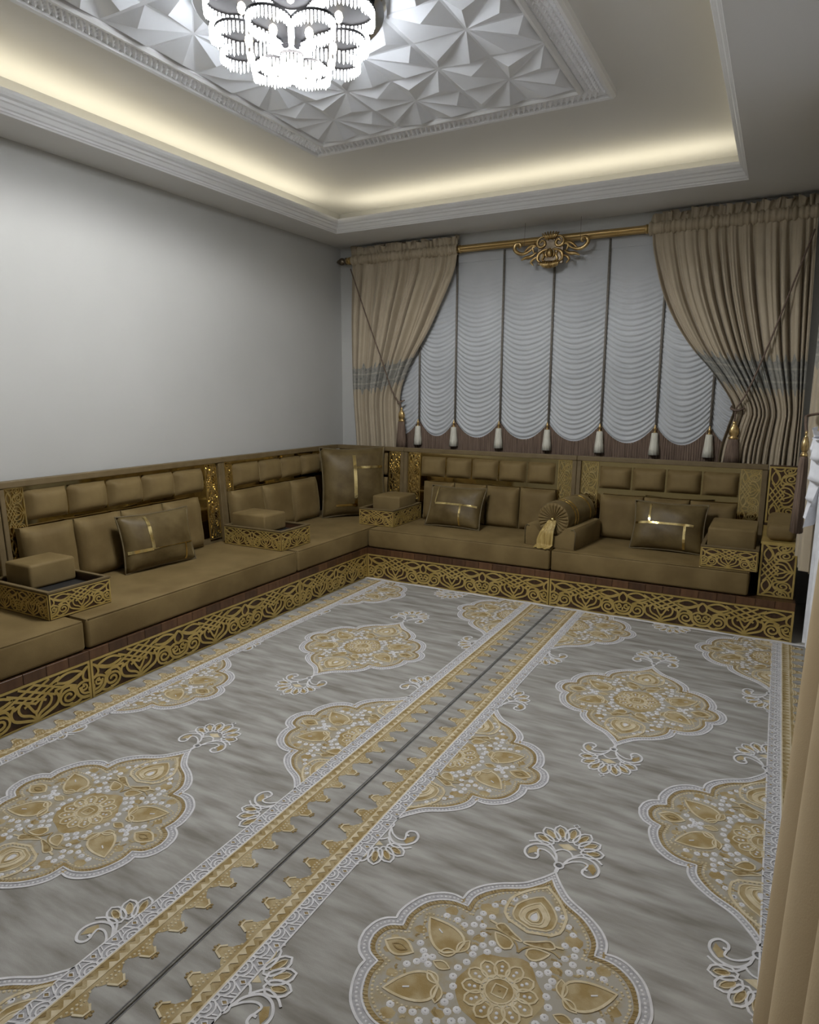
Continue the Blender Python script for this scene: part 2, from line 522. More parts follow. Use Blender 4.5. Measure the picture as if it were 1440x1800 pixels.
# one tile: eight skewed pyramids round the centre
T = .51
tm = MB()
h = T / 2
tm.box(-h, h, -h, h, -.003, .02)
for q in range(8):
    a0 = pi / 4 * q
    def pol(a, edge):
        # point on square border at angle a
        c, s_ = cos(a), sin(a)
        k = (h * .985) / max(abs(c), abs(s_))
        return Vector((c * k, s_ * k))
    A = Vector((0, 0)); K1 = pol(a0, 0); K2 = pol(a0 + pi / 4, 0)
    cen = (A + K1 + K2) / 3
    sh = lambda p: p + (cen - p).normalized() * .009
    A_, K1_, K2_ = sh(A), sh(K1), sh(K2)
    if q % 2 == 0:
        P = A * .20 + K1 * .52 + K2 * .28
    else:
        P = A * .24 + K1 * .46 + K2 * .30
    z = -.003
    tm.add([(A_.x, A_.y, z), (K1_.x, K1_.y, z), (K2_.x, K2_.y, z), (P.x, P.y, -.038)], [(0, 1, 3), (1, 2, 3), (2, 0, 3)])
tme = tm.mesh('star_tile', 'tile3d')
for i in range(3):
    for j in range(5):
        o = link('star_tile', tme, cp, (IX0 + (i + .5) * T - 1.66, IY0 - (j + .5) * T + 2.755, 2.862 - 2.86))

# ------------------------------------------------------------------ chandelier
ch = thing('chandelier', 'lit crystal chandelier with tiers of petal loops under the ceiling', 'chandelier', (CHX, CHY, ZC))
def chp(name, mb, m, smooth=False):
    return part(name, mb, m, ch, smooth)
mb = MB(); mb.lathe([(.05, -.024), (.34, -.024), (.365, -.034), (.37, -.05), (.36, -.062), (.33, -.064), (.10, -.066)], n=64); chp('ceiling_plate', mb, 'chrome')
mb = MB(); mb.lathe([(.02, -.06), (.07, -.066), (.07, -.20), (.04, -.22), (.02, -.22)], n=32); chp('core', mb, 'chrome')
def petal_loop(r0, r1, w, ang, n=40):
    """closed petal in plan from r0 to r1 along direction ang"""
    pts = []
    for i in range(n):
        t = 2 * pi * i / n
        s_ = (1 - cos(t)) / 2          # 0 at inner end, 1 outer
        r = r0 + (r1 - r0) * s_
        y = w * sin(t) * (.55 + .45 * s_)
        pts.append((r * cos(ang) - y * sin(ang), r * sin(ang) + y * cos(ang)))
    return pts
def tier(n, r0, r1, w, ztop, zbot, off, rods, rr):
    base = petal_loop(r0, r1, w, 0, rods)
    mc = MB()
    for (x, y) in base:
        zz = zbot - .004 * ((hash((round(x, 3), round(y, 3))) % 3) - 1)
        k = 6
        vs = [(x + rr * cos(2 * pi * q / k), y + rr * sin(2 * pi * q / k), ztop) for q in range(k)]
        vs += [(x + rr * cos(2 * pi * q / k), y + rr * sin(2 * pi * q / k), zz + .008) for q in range(k)]
        vs.append((x, y, zz))
        mc.add(vs, [(q, (q + 1) % k, k + (q + 1) % k, k + q) for q in range(k)] + [(k + q, k + (q + 1) % k, 2 * k) for q in range(k)] + [tuple(range(k))[::-1]])
    cme = mc.mesh('crystal_petal', 'crystal')
    fine = petal_loop(r0, r1, w, 0, 40)
    mf = MB()
    mf.ribbon([(p[0], p[1]) for p in fine], .012, ztop - .002, ztop + .008, closed=True)
    mf.fan(fine, ztop + .004)
    fme = mf.mesh('petal_frame', 'darkchrome')
    bl = MB(); bl.lathe([(.004, 0), (.013, -.008), (.016, -.02), (.012, -.035), (.003, -.042)], c=((r0 + r1) / 2, 0, ztop + .0), n=10)
    bme = bl.mesh('bulb', 'bulb', True)
    for k in range(n):
        a = 2 * pi * k / n + off
        pf = link('petal_frame', fme, ch, (0, 0, 0), (0, 0, a))
        link('crystal_petal', cme, pf)
        link('bulb', bme, pf)
CHA = radians(-52)      # one petal points at the camera side
for k in range(8):      # downlight bulbs under the plates of the lower petals
    a = CHA + 2 * pi * (k + .5) / 8
    d = bpy.data.lights.new('chandelier_bulb', 'SPOT')
    d.spot_size, d.spot_blend = radians(172), .25
    d.energy = BULB
    d.color = (.97, .985, 1.0)
    d.shadow_soft_size = .03
    o = bpy.data.objects.new('chandelier_bulb', d)
    COL.objects.link(o)
    o.parent = ch
    o.location = (.19 * cos(a), .19 * sin(a), 2.652 - ZC)
tier(6, .075, .335, .150, -.092, -.140, CHA, 52, .0044)
tier(8, .05, .290, .094, -.182, -.224, CHA + pi / 8, 44, .0038)
tier(5, .008, .115, .050, -.252, -.288, CHA, 22, .0040)

# ================================================================== FRETWORK
def fret_strokes():
    """one repeat of the pierced scroll pattern; x in [-1.25, 1.25], y in [0, 1]"""
    S = []
    def both(P, w=.062):
        S.append((list(P), w)); S.append((mir(P), w))
    # tulip
    both(cr([(0, .04), (.10, .18), (.30, .30), (.36, .48), (.27, .62), (.16, .50), (.06, .30), (0, .22)], 4), .055)
    both(cr([(0, .02), (.22, .10), (.46, .22), (.52, .42), (.44, .60)], 4), .06)
    S.append(([(0, .0), (0, .30)], .05))
    # scroll either side of the tulip
    both(spiral(.76, .29, .05, .235, 0, 3.6 * pi, 26), .055)
    both(cr([(.76, .05), (.92, .02), (1.05, .10)], 4), .06)
    both(cr([(.52, .36), (.62, .56), (.80, .58), (.95, .50)], 4), .06)
    # bowl between two tulips
    both(cr([(1.25, .07), (1.10, .10), (.98, .22), (.93, .42), (.80, .55)], 4), .075)
    both(cr([(1.25, .17), (1.13, .20), (1.05, .30), (1.02, .42)], 4), .05)
    both(spiral(1.12, .36, .03, .10, pi * .2, pi * 2.6, 14), .045)
    both(cr([(1.25, .52), (1.12, .54), (1.0, .48), (.93, .42)], 4), .055)
    both([(1.25, .22), (1.25, .34)], .05)
    # diamond over the bowl
    both(cr([(1.25, .50), (1.13, .62), (1.14, .78), (1.25, .92)], 4), .055)
    # eyes
    both(almond(.46, .80, 1.10, .84, .13, 8) + [(.46, .80)], .055)
    both(cr([(.44, .60), (.72, .64), (1.0, .72), (1.25, .92)], 4), .055)
    # lattice
    both([(-.62, .62), (.02, .985)], .052)
    both([(-.46, .50), (.34, .985)], .052)
    both([(-.24, .46), (.58, .93)], .052)
    both([(-.02, .46), (.46, .74)], .05)
    return S
FRET = fret_strokes()
def fret_panel(W, H, rail, reps, vertical=False, th=.005, lw=1.0):
    """gold fret sheet in local XY, corner at the origin"""
    mb = MB()
    # rails
    mb.box(0, W, 0, rail, 0, th); mb.box(0, W, H - rail, H, 0, th)
    mb.box(0, rail, rail, H - rail, 0, th); mb.box(W - rail, W, rail, H - rail, 0, th)
    w, h = W - 2 * rail, H - 2 * rail
    lo, sh = (h, w) if vertical else (w, h)
    cell = lo / reps
    for k in range(reps):
        for P, wd in FRET:
            Q = []
            for p in P:
                a = (k + .5 + p[0] / 2.5) * cell
                b = p[1] * sh
                a = min(max(a, 0), lo)
                b = min(max(b, 0), sh)
                Q.append((rail + sh - b, rail + a) if vertical else (rail + a, rail + b))
            mb.ribbon(Q, wd * sh * lw * 1.15, 0, th * .92)
    return mb
RB = (pi / 2, 0, 0)             # faces the room from the window wall  (-y)
RL = (pi / 2, 0, pi / 2)        # faces the room from the long wall    (+x)

# ================================================================== BENCH BASES
HP, HB, HS = .187, .235, .375   # fret panel top, base top, seat top
DL, DB = .805, .88
def bench_base(label, x0, y0, length, on_left, depth, full=None, reps=3, group=None):
    """front edge starts at (x0, y0) and runs +y (long wall) or +x (window wall); full = body length"""
    sec = thing('sofa_section', label, 'sofa', (x0, y0, 0), (0, 0, pi / 2 if on_left else 0), 'built-in bench sections')
    full = full or length
    mb = MB()
    mb.box(0.002, full - .002, .006, depth - .01, 0, HB - .003)
    t = part('base', mb, 'wood', sec)
    fp = fret_panel(length - .004, HP, .011, reps)
    part('fretwork', fp, 'gold', t, loc=(.002, .0045, 0), rot=RB)
    n = int(length / .098)
    w = length / n
    bx = MB(); bx.bbox(.0008, w - .0008, -.001, .008, HP + .001, HB - .002, .0012, seg=1)
    bm_ = bx.mesh('wood_tile', 'woodtile')
    for i in range(n):
        link('wood_tile', bm_, t, (i * w, 0, 0))
    return sec
SA = bench_base('padded bench section with gold fretwork along the bare wall, farthest from the window', DL, -4.76, 1.53, True, DL)
SB = bench_base('padded bench section with gold fretwork along the bare wall, behind one throw pillow', DL, -3.23, 1.53, True, DL)
SC = bench_base('corner bench section with gold fretwork behind the big upright pillow', DL, -1.70, .82, True, DL, full=1.66, reps=2)
SD = bench_base('padded bench section under the white blind, between corner and bolster', DL + .001, -DB, 1.407, False, DB)
SE = bench_base('padded bench section under the window, between bolster and tall fretwork cabinet', 2.214, -DB, 1.40, False, DB)

# ================================================================== SEAT CUSHIONS
def seat_mesh(x0, x1, y0, y1, name='seat_cushion'):
    mb = MB()
    mb.bbox(x0, x1, y0, y1, HB, HS, .016, seg=3)
    me = mb.mesh(name, 'velvet')
    soft_edges(me, 80)
    return me
def seat(label, x0, x1, y0, y1):
    cx, cy = (x0 + x1) / 2, (y0 + y1) / 2
    o = link('seat_cushion', seat_mesh(x0 - cx, x1 - cx, y0 - cy, y1 - cy), None, (cx, cy, 0))
    tag(o, label, 'cushion', 'bench seat cushions')
    mb = MB()
    e = .004
    for z in (HS - .003,):
        mb.tube([(x1 - cx - e, y0 - cy + .01, z), (x1 - cx - e, y1 - cy - .01, z)], .0035, 6)
        mb.tube([(x0 - cx + .01, y0 - cy + e, z), (x1 - cx - .01, y0 - cy + e, z)], .0035, 6)
    part('piping', mb, 'velvet', o, True)
    return o
seat('long olive velvet seat cushion by the bare wall, farthest from the window', .142, .797, -4.75, -3.236)
seat('long olive velvet seat cushion on the bare wall side below five upper pads', .142, .797, -3.224, -1.712)
seat('olive velvet corner seat cushion carrying the big upright pillow', .142, .797, -1.700, -.272)
seat('olive velvet seat cushion under the window beside the corner', .805, 2.203, -.868, -.272)
seat('shorter olive velvet seat cushion under the window ending at the fretwork cabinet', 2.212, 3.372, -.868, -.272)

# ================================================================== BACKRESTS
def pad_mesh(w, h, t, name='upper_pad', nx=12, nz=10, m='velvet'):
    """upholstered pad, back face on y = 0, front bulging to -t"""
    mb = MB()
    def fn(u, v):
        a, b = 2 * u - 1, 2 * v - 1
        k = ((1 - abs(a) ** 4) * (1 - abs(b) ** 4)) ** .6
        return (w / 2 * a * (1 - .015 * (1 - b * b)), -t * (.12 + .88 * k) if max(abs(a), abs(b)) < .9999 else 0, h / 2 * b)
    mb.grid(nx, nz, fn)
    mb.add([(-w / 2, 0, -h / 2), (w / 2, 0, -h / 2), (w / 2, 0, h / 2), (-w / 2, 0, h / 2)], [(0, 3, 2, 1)])
    return mb.mesh(name, m, True)
ZB0 = .25
LEAN = .06
ZT = .935 - ZB0
def backrest(sec, loc, on_left, W, strips, pads, zp=(.722, .880), post=(.032, .032), depth=.07, low=None):
    z0 = .0
    mb = MB()
    mb.bbox(0, post[0], -depth, 0, z0, ZT - .034, .003, seg=1) if post[0] else None
    mb.bbox(W - post[1], W, -depth, 0, z0, ZT - .034, .003, seg=1) if post[1] else None
    mb.box(post[0], W - post[1], -depth + .03, 0, z0, ZT - .03)
    t = part('backrest', mb, 'frame', sec, loc=loc, rot=(-LEAN, 0, pi / 2 if on_left else 0))
    si = sec.rotation_euler.to_matrix().to_4x4()
    si.translation = sec.location
    t.matrix_parent_inverse = si.inverted()
    mb = MB(); mb.bbox(0, W, -depth - .006, 0, ZT - .034, ZT, .004, seg=2)
    part('top_rail', mb, 'frame', t)
    mb = MB(); mb.box(post[0], W - post[1], -depth + .024, -depth + .0295, .15, ZT - .034)
    part('mirror_panel', mb, 'mirror', t)
    for (a, b_) in strips:
        fp = fret_panel(b_ - a, ZT - .036 - .135, .006, 2, True, .006, .8)
        part('fretwork', fp, 'goldm', t, loc=(a, -depth + .024, .135), rot=RB)
    ws = {}
    for (a, b_) in pads:
        w = round(b_ - a, 3)
        if w not in ws:
            ws[w] = pad_mesh(w - .010, zp[1] - zp[0], .055)
        link('upper_pad', ws[w], t, ((a + b_) / 2, -depth + .024, (zp[0] + zp[1]) / 2 - ZB0))
    for (a, b_) in (low or []):
        link('lower_pad', pad_mesh(b_ - a - .006, .30, .055, 'lower_pad'), t, ((a + b_) / 2, -depth + .024, .53 - ZB0))
    return t
def seq(a, b, n):
    return [(a + (b - a) * i / n, a + (b - a) * (i + 1) / n) for i in range(n)]
# long wall (local x = world y - start)
XB = .066
y0 = -4.68
backrest(SA, (XB, y0, ZB0), True, -3.155 - y0, [(.035, .15), (1.365, 1.488)], seq(.16, 1.36, 5))
y0 = -3.15
backrest(SB, (XB, y0, ZB0), True, -1.622 - y0, [(.028, .132), (1.382, 1.488)], seq(.125, 1.352, 5), post=(.025, .036))
y0 = -1.620
backrest(SC, (XB, y0, ZB0), True, 1.40, [(.022, .108)], [(.110, .385), (.385, .636), (.636, .884), (.884, 1.125), (1.125, 1.38)], post=(.02, 0))
# window wall (local x = world x - start)
YB = -.195
x0 = .10
backrest(SC, (x0, YB, ZB0), False, .755 - x0, [(.505, .622)], [(.005, .25), (.25, .497)], post=(0, .03), low=[(.005, .25), (.25, .497)], zp=(.70, .882))
x0 = .757
backrest(SD, (x0, YB, ZB0), False, 2.187 - x0, [(.033, .145), (1.292, 1.398)], seq(.150, 1.275, 5), zp=(.712, .872))
x0 = 2.189
backrest(SE, (x0, YB, ZB0), False, 3.412 - x0, [(.031, .152), (1.068, 1.192)], seq(.158, 1.066, 4), post=(.03, .034), zp=(.712, .870))

# ================================================================== LOOSE BACK CUSHIONS
def cushion_mesh(w, h, t, name='back_cushion', seed=0):
    """block cushion leaning back; origin at the bottom back edge centre, front towards -y"""
    rnd = random.Random(seed)
    ph = rnd.uniform(0, 6)
    mb = MB()
    def front(u, v):
        a, b = 2 * u - 1, 2 * v - 1
        k = ((1 - abs(a) ** 5) * (1 - abs(b) ** 5)) ** .5
        wr = .0025 * sin(7 * a + 5 * b + ph) * k
        return (w / 2 * a * (1 - .02 * (1 - b * b)), -t * (.45 + .55 * k) + wr, h * (v + .012 * (a * a - .5) * (v > .5)))
    mb.grid(12, 12, front)
    def edge(pts):
        n = len(pts)
        mb.add(pts + [(p[0], 0, p[2]) for p in pts], [(i, i + 1, n + i + 1, n + i) for i in range(n - 1)])
    edge([front(i / 12, 0) for i in range(13)]); edge([front(i / 12, 1) for i in range(13)])
    edge([front(0, i / 12) for i in range(13)]); edge([front(1, i / 12) for i in range(13)])
    mb.add([(-w / 2, 0, 0), (w / 2, 0, 0), (w / 2, 0, h), (-w / 2, 0, h)], [(0, 3, 2, 1)])
    me = mb.mesh(name, 'velvet')
    bm = bmesh.new(); bm.from_mesh(me)
    bmesh.ops.remove_doubles(bm, verts=bm.verts[:], dist=.0005)
    bmesh.ops.recalc_face_normals(bm, faces=bm.faces[:])
    bm.to_mesh(me); bm.free()
    return soft_edges(me, 60)
ORD = ['first', 'second', 'third', 'fourth', 'fifth']
def back_row(edges, on_left, plane, label, h=.335, lean=.10, skip=()):
    """edges in world coordinates along the wall"""
    cs = list(zip(edges[:-1], edges[1:]))
    for i, (a, b_) in enumerate(cs):
        if i in skip:
            continue
        w = abs(b_ - a) - .008
        me = cushion_mesh(w, h * (1 + .02 * sin(i * 3.1)), .09, seed=i)
        loc = (plane, (a + b_) / 2, HS - .002) if on_left else ((a + b_) / 2, plane, HS - .002)
        o = link('back_cushion', me, None, loc, (-lean, 0, pi / 2 if on_left else 0))
        tag(o, label(i), 'cushion', 'loose velvet back cushions')
back_row([-3.10, -2.80, -2.50, -2.20, -1.90], True, .138, lambda i: f'{ORD[i]} velvet back cushion past the near tray box on the bare wall', h=.325)
back_row([-1.60, -1.275, -.955, -.62], True, .138, lambda i: f'{ORD[2 - i]} velvet back cushion from the big upright pillow, on the bare wall', h=.325)
back_row([.97, 1.242, 1.514, 1.781, 2.055], False, -.267, lambda i: f'{ORD[i]} velvet back cushion from the corner under the white blind', h=.305)
back_row([2.375, 2.672, 2.968, 3.255], False, -.267, lambda i: f'{ORD[i]} velvet back cushion from the bolster at the cabinet end', h=.302)

# ================================================================== ARMREST BOXES
def arm_box(label, loc, rotz, L, Wd, pad_l, pad_off, pz=.083, H=.125):
    """L along local -y (towards the seat front), Wd along local x; origin at the back left corner on the seat"""
    t = thing('armrest_box', label, 'armrest box', loc, (0, 0, rotz), 'fretwork armrest boxes')
    k = .012
    mb = MB()
    mb.box(0, Wd, -k, 0, 0, H); mb.box(0, Wd, -L, -L + k, 0, H)
    mb.box(0, k, -L + k, -k, 0, H); mb.box(Wd - k, Wd, -L + k, -k, 0, H)
    mb.box(k, Wd - k, -L + k, -k, .001, .012)
    part('box', mb, 'wood', t)
    mb = MB()
    e = .004
    r_ = .016
    for b_ in ((-e, Wd + e, -L - e, -L + r_), (-e, Wd + e, -r_, 0), (-e, r_, -L + r_, -r_), (Wd - r_, Wd + e, -L + r_, -r_)):
        mb.box(b_[0], b_[1], b_[2], b_[3], H - .002, H + .006)
    part('rim', mb, 'frame', t)
    mb = MB(); mb.box(k, Wd - k, -L + k, -k, H - .040, H - .036)
    part('tray', mb, 'black', t)
    part('front_fretwork', fret_panel(Wd - .004, H - .010, .006, 1, th=.003), 'gold', t, loc=(.002, -L - .0002, .004), rot=RB)
    sp = fret_panel(L - .004, H - .010, .006, 2, th=.003)
    part('side_fretwork', sp, 'gold', t, loc=(-.0002, -.002, .004), rot=(pi / 2, 0, -pi / 2))
    part('side_fretwork', sp, 'gold', t, loc=(Wd + .0002, -L + .002, .004), rot=(pi / 2, 0, pi / 2))
    mb = MB(); mb.bbox(pad_off[0], Wd - pad_off[1], -pad_l, -.02, H - .034, H + pz, .014, seg=3)
    me = mb.mesh('lid_cushion', 'velvet'); soft_edges(me, 80)
    link('lid_cushion', me, t)
    return t
# long wall boxes: local -y = world +x, local x = world +y
arm_box('armrest box with open tray on the bare wall bench, between two long cushions', (.232, -3.315, HS), pi / 2, .443, .315, .218, (.065, .015))
arm_box('armrest box with open tray beside the corner cushion of the bare wall bench', (.232, -1.765, HS), pi / 2, .483, .30, .308, (.05, .03))
# window wall boxes
arm_box('armrest box with closed lid beside the big upright corner pillow', (.650, -.288, HS), 0, .454, .300, .296, (.02, .035))
arm_box('armrest box with rounded lid beside the tall fretwork cabinet', (3.106, -.362, HS), 0, .478, .300, .398, (.022, .018), pz=.10)

# ================================================================== END CABINET
cb = thing('end_cabinet', 'tall narrow gold fretwork end cabinet with velvet arm cushion', 'cabinet', (3.418, -.80, HB))
mb = MB()
mb.box(0, .182, 0, .55, 0, .305); part('body', mb, 'wood', cb)
part('front_fretwork', fret_panel(.182, .31, .010, 1, True, .005, .8), 'gold', cb, loc=(0, 0, 0), rot=RB)
mb = MB(); mb.box(-.004, .186, -.006, .55, .305, .318); part('top_ledge', mb, 'gold', cb)
mb = MB(); mb.box(0, .182, .56, .62, 0, .700); part('back_post', mb, 'wood', cb)
part('back_fretwork', fret_panel(.182, .36, .010, 1, True, .005, .8), 'gold', cb, loc=(0, .56, .335), rot=RB)
mb = MB(); mb.bbox(.018, .170, .03, .53, .318, .415, .036, seg=4)
me = mb.mesh('arm_cushion', 'velvet', True); link('arm_cushion', me, cb)

# ================================================================== THROW PILLOWS
def pillow(label, loc, rot, w, h, t, bands, seed=0, pin=.07):
    """origin at the bottom centre; bands: ('v'|'h', position, from, to, width) in -1..1 units"""
    root = thing('throw_pillow', label, 'pillow', loc, rot, 'throw pillows with gold bands')
    rnd = random.Random(seed)
    ph = [rnd.uniform(0, 6.28) for _ in range(4)]
    def surf(a, b, side, lift=0):
        k = max(0, (1 - abs(a) ** 2.6) * (1 - abs(b) ** 2.6)) ** .55
        x = w / 2 * a * (1 - pin * (1 - b * b) * abs(a))
        z = h / 2 * b * (1 - pin * (1 - a * a) * abs(b))
        wr = .006 * (sin(5 * a + 3 * b + ph[0]) * sin(4 * b + ph[1])) * k + .004 * sin(11 * a + ph[2]) * abs(b) ** 2 * k
        return (x, side * (t / 2 * k + (wr if side < 0 else 0) + lift), z + h / 2)
    mb = MB()
    n = 18
    for sd in (-1, 1):
        mb.grid(n, n, lambda u, v: surf(2 * u - 1, 2 * v - 1, sd))
    me = mb.mesh('cover', 'velvet2')
    bm = bmesh.new(); bm.from_mesh(me)
    bmesh.ops.remove_doubles(bm, verts=bm.verts[:], dist=.0003)
    bmesh.ops.recalc_face_normals(bm, faces=bm.faces[:])
    bm.to_mesh(me); bm.free()
    me.polygons.foreach_set('use_smooth', [True] * len(me.polygons))
    link('cover', me, root)
    path = []
    for i in range(40):
        s_ = i / 10
        a, b = ((-1 + 2 * (s_ % 1)), -1) if s_ < 1 else (1, -1 + 2 * (s_ % 1)) if s_ < 2 else (1 - 2 * (s_ % 1), 1) if s_ < 3 else (-1, 1 - 2 * (s_ % 1))
        path.append(surf(a, b, 1))
    mb = MB(); mb.tube(path, .005, 6, closed=True)
    part('piping', mb, 'piping', root, True)
    for (kind, p, f, g, bw) in bands:
        mb = MB()
        if kind == 'v':
            mb.grid(2, 16, lambda u, v: surf(p + (u - .5) * bw, f + (g - f) * v, -1, .003))
        else:
            mb.grid(16, 2, lambda u, v: surf(f + (g - f) * u, p + (v - .5) * bw, -1, .003))
        part('gold_band', mb, 'goldband', root, True)
    return root
pillow('throw pillow with gold cross band on the bare wall bench', (.35, -2.40, HS + .002), (-.20, 0, radians(84)), .475, .325, .15, [('v', -.36, .92, -.28, .085), ('h', -.30, -.96, -.36, .11), ('h', -.30, -.36, .90, .03), ('v', .62, -.3, -.94, .05)], 1)
pillow('throw pillow with gold bands beside the closed armrest box under the blind', (1.335, -.53, HS + .002), (-.42, 0, radians(-1)), .46, .325, .15, [('v', -.66, .92, .05, .05), ('h', .02, -.66, .90, .09), ('v', .32, .0, -.94, .06)], 2)
pillow('throw pillow with gold bands between the bolster and the cabinet', (2.872, -.555, HS + .002), (-.42, 0, radians(0)), .455, .33, .15, [('v', -.52, .85, .05, .06), ('h', .02, -.96, .72, .09), ('v', .48, .0, -.94, .07)], 3)
pillow('big upright pillow with gold bands standing in the bench corner', (.442, -.494, HS + .001), (-.13, 0, radians(45)), .54, .57, .19, [('v', .0, .80, -.74, .10), ('h', .42, .0, .92, .07), ('h', -.68, -.62, .0, .07)], 4)

# ================================================================== BOLSTER
bo = thing('bolster_cushion', 'round bolster with pleated rosette end and golden tassel', 'bolster', (2.185, -.755, .558), (0, 0, radians(-7)))
R = .116
Lb = .47
mb = MB()
n = 40
prof = [(R * .93, 0), (R * .985, .012), (R, .03), (R, .15), (R, .30), (R, Lb - .03), (R * .985, Lb - .012), (R * .93, Lb)]
vs, fs = [], []
for (r, y) in prof:
    for k in range(n):
        a = 2 * pi * k / n
        vs.append((r * cos(a), y, r * sin(a)))
for i in range(len(prof) - 1):
    for k in range(n):
        fs.append((i * n + k, i * n + (k + 1) % n, (i + 1) * n + (k + 1) % n, (i + 1) * n + k))
mb.add(vs, fs)
part('cover', mb, 'velvet2', bo, True)
def rosette(y, sg, name):
    mb = MB()
    n = 96
    rs = [0, .08, .2, .4, .6, .8, .93]
    vs, fs = [], []
    for i, q in enumerate(rs):
        for k in range(n):
            a = 2 * pi * k / n
            d = .010 * abs(sin(a * 12)) ** .6 * min(1, q * 2.2) * (1 if q < .9 else .15) - .012 * (1 - q) ** 2
            vs.append((R * q * cos(a), y - sg * d, R * q * sin(a)))
    for i in range(len(rs) - 1):
        for k in range(n):
            fs.append((i * n + k, i * n + (k + 1) % n, (i + 1) * n + (k + 1) % n, (i + 1) * n + k))
    mb.add(vs, fs)
    return part(name, mb, 'velvet', bo, False)
rosette(0, 1, 'rosette_end'); rosette(Lb, -1, 'rosette_end')
for yy in (.09, .135, .36):
    mb = MB()
    mb.grid(48, 2, lambda u, v: ((R + .0015) * cos(2 * pi * u), yy + .022 * v, (R + .0015) * sin(2 * pi * u)))
    part('gold_band', mb, 'goldband', bo, True)
mb = MB(); mb.lathe([(.001, -.018), (.012, -.014), (.016, 0), (.012, .012), (.001, .014)], (0, -.010, .0), n=12)
part('button', mb, 'goldband', bo, True)
M['tasselgold'] = mat('tassel_gold', (.27, .18, .045), .6, col2=(.46, .34, .12), scale=(110, 110, 5), detail=2, sheen=.3)
mb = MB()
def tas(u, v):
    a, x = 2 * u - 1, 0
    # falls over the front of the cradle, then its end lies forward on the seat
    w = .024 + .034 * min(1, v * 1.6) ** .7
    k = min(1, v / .42)
    k = k * k * (3 - 2 * k)
    lie = max(0, (v - .80) / .20)
    y = -.018 - .044 * k - .052 * lie
    z = -.004 - .162 * min(1, v / .80) - .012 * lie
    return (-.030 * min(1, v * 1.5) + a * w, y - .012 * cos(a * pi / 2) - .004 * sin(a * 14) * v, z + .003 * sin(9 * a) * v)
mb.grid(28, 20, tas)
mb.grid(28, 20, lambda u, v: (tas(u, v)[0], tas(u, v)[1] + .008, tas(u, v)[2] - .004 * max(0, v - .8)), flip=True)
part('tassel', mb, 'tasselgold', bo, True)
cd = thing('bolster_cradle', 'velvet cradle cushion holding the round bolster', 'cushion', (2.205, -.56, HS), (0, 0, radians(-7)))
mb = MB()
# trough cross-section extruded along y
sec = [(-.175, 0), (.175, 0), (.178, .120), (.165, .141), (.140, .143), (.106, .136), (.082, .103), (.05, .0800), (0, .0685), (-.05, .0800), (-.082, .103), (-.106, .136), (-.140, .143), (-.165, .141), (-.178, .120)]
m_ = len(sec)
ys = [-.235, -.225, 0, .225, .235]
vs, fs = [], []
for y in ys:
    s_ = .97 if abs(y) > .23 else 1
    for (x, z) in sec:
        vs.append((x * s_, y, z * s_ + (1 - s_) * .05))
for i in range(len(ys) - 1):
    for k in range(m_):
        fs.append((i * m_ + k, i * m_ + (k + 1) % m_, (i + 1) * m_ + (k + 1) % m_, (i + 1) * m_ + k))
fs.append(tuple(range(m_))); fs.append(tuple((len(ys) - 1) * m_ + k for k in range(m_)))
mb.add(vs, fs)
me = mb.mesh('cradle_body', 'velvet'); soft_edges(me, 50); link('cradle_body', me, cd)
mb = MB()
for sx in (-1, 1):
    mb.tube([(sx * .176, -.236, .004), (sx * .179, -.237, .115), (sx * .165, -.237, .137), (sx * .148, -.237, .130)], .0035, 6)
part('piping', mb, 'piping', cd, True)

# ================================================================== CURTAINS
def set_uv(me, nu, nv, offset=0):
    """uv layer for one (nu x nv) grid mesh: u across, v = 1 at the top row"""
    uv = me.uv_layers.new(name='UVMap')
    W = nu + 1
    for lp in me.loops:
        i = lp.vertex_index
        uv.data[lp.index].uv = ((i % W) / nu, 1 - (i // W) / nv)
def cloth(name, nu, nv, fn, m, parent, us=1):
    """fn(u, v) with v = 0 at the top"""
    mb = MB()
    mb.grid(nu, nv, fn)
    me = mb.mesh(name, m, True, fix=False)
    set_uv(me, nu, nv)
    return link(name, me, parent)
def interp(tab, z):
    """piecewise smooth table [(z, value)] with descending z"""
    if z >= tab[0][0]: return tab[0][1]
    for (z0, a), (z1, b) in zip(tab[:-1], tab[1:]):
        if z >= z1:
            t = (z0 - z) / (z0 - z1)
            t = t * t * (3 - 2 * t) if False else t
            return a + (b - a) * t
    return tab[-1][1]
def smooth_tab(tab, n=40):
    P = cr([(a, b) for a, b in tab], 8)
    return [(p[0], p[1]) for p in P]
def pleats(seed, n):
    rnd = random.Random(seed)
    # warped phase so that the folds differ in width
    ks = [(rnd.uniform(.04, .10), rnd.randint(2, 7), rnd.uniform(0, 6.28)) for _ in range(3)]
    def f(u):
        w = u + sum(a * sin(2 * pi * k * u + p) / k for a, k, p in ks)
        t = n * w
        return 1 - 2 * abs(cos(pi * t)) ** 6
    return f
RODZ, RODY = 2.475, -.075
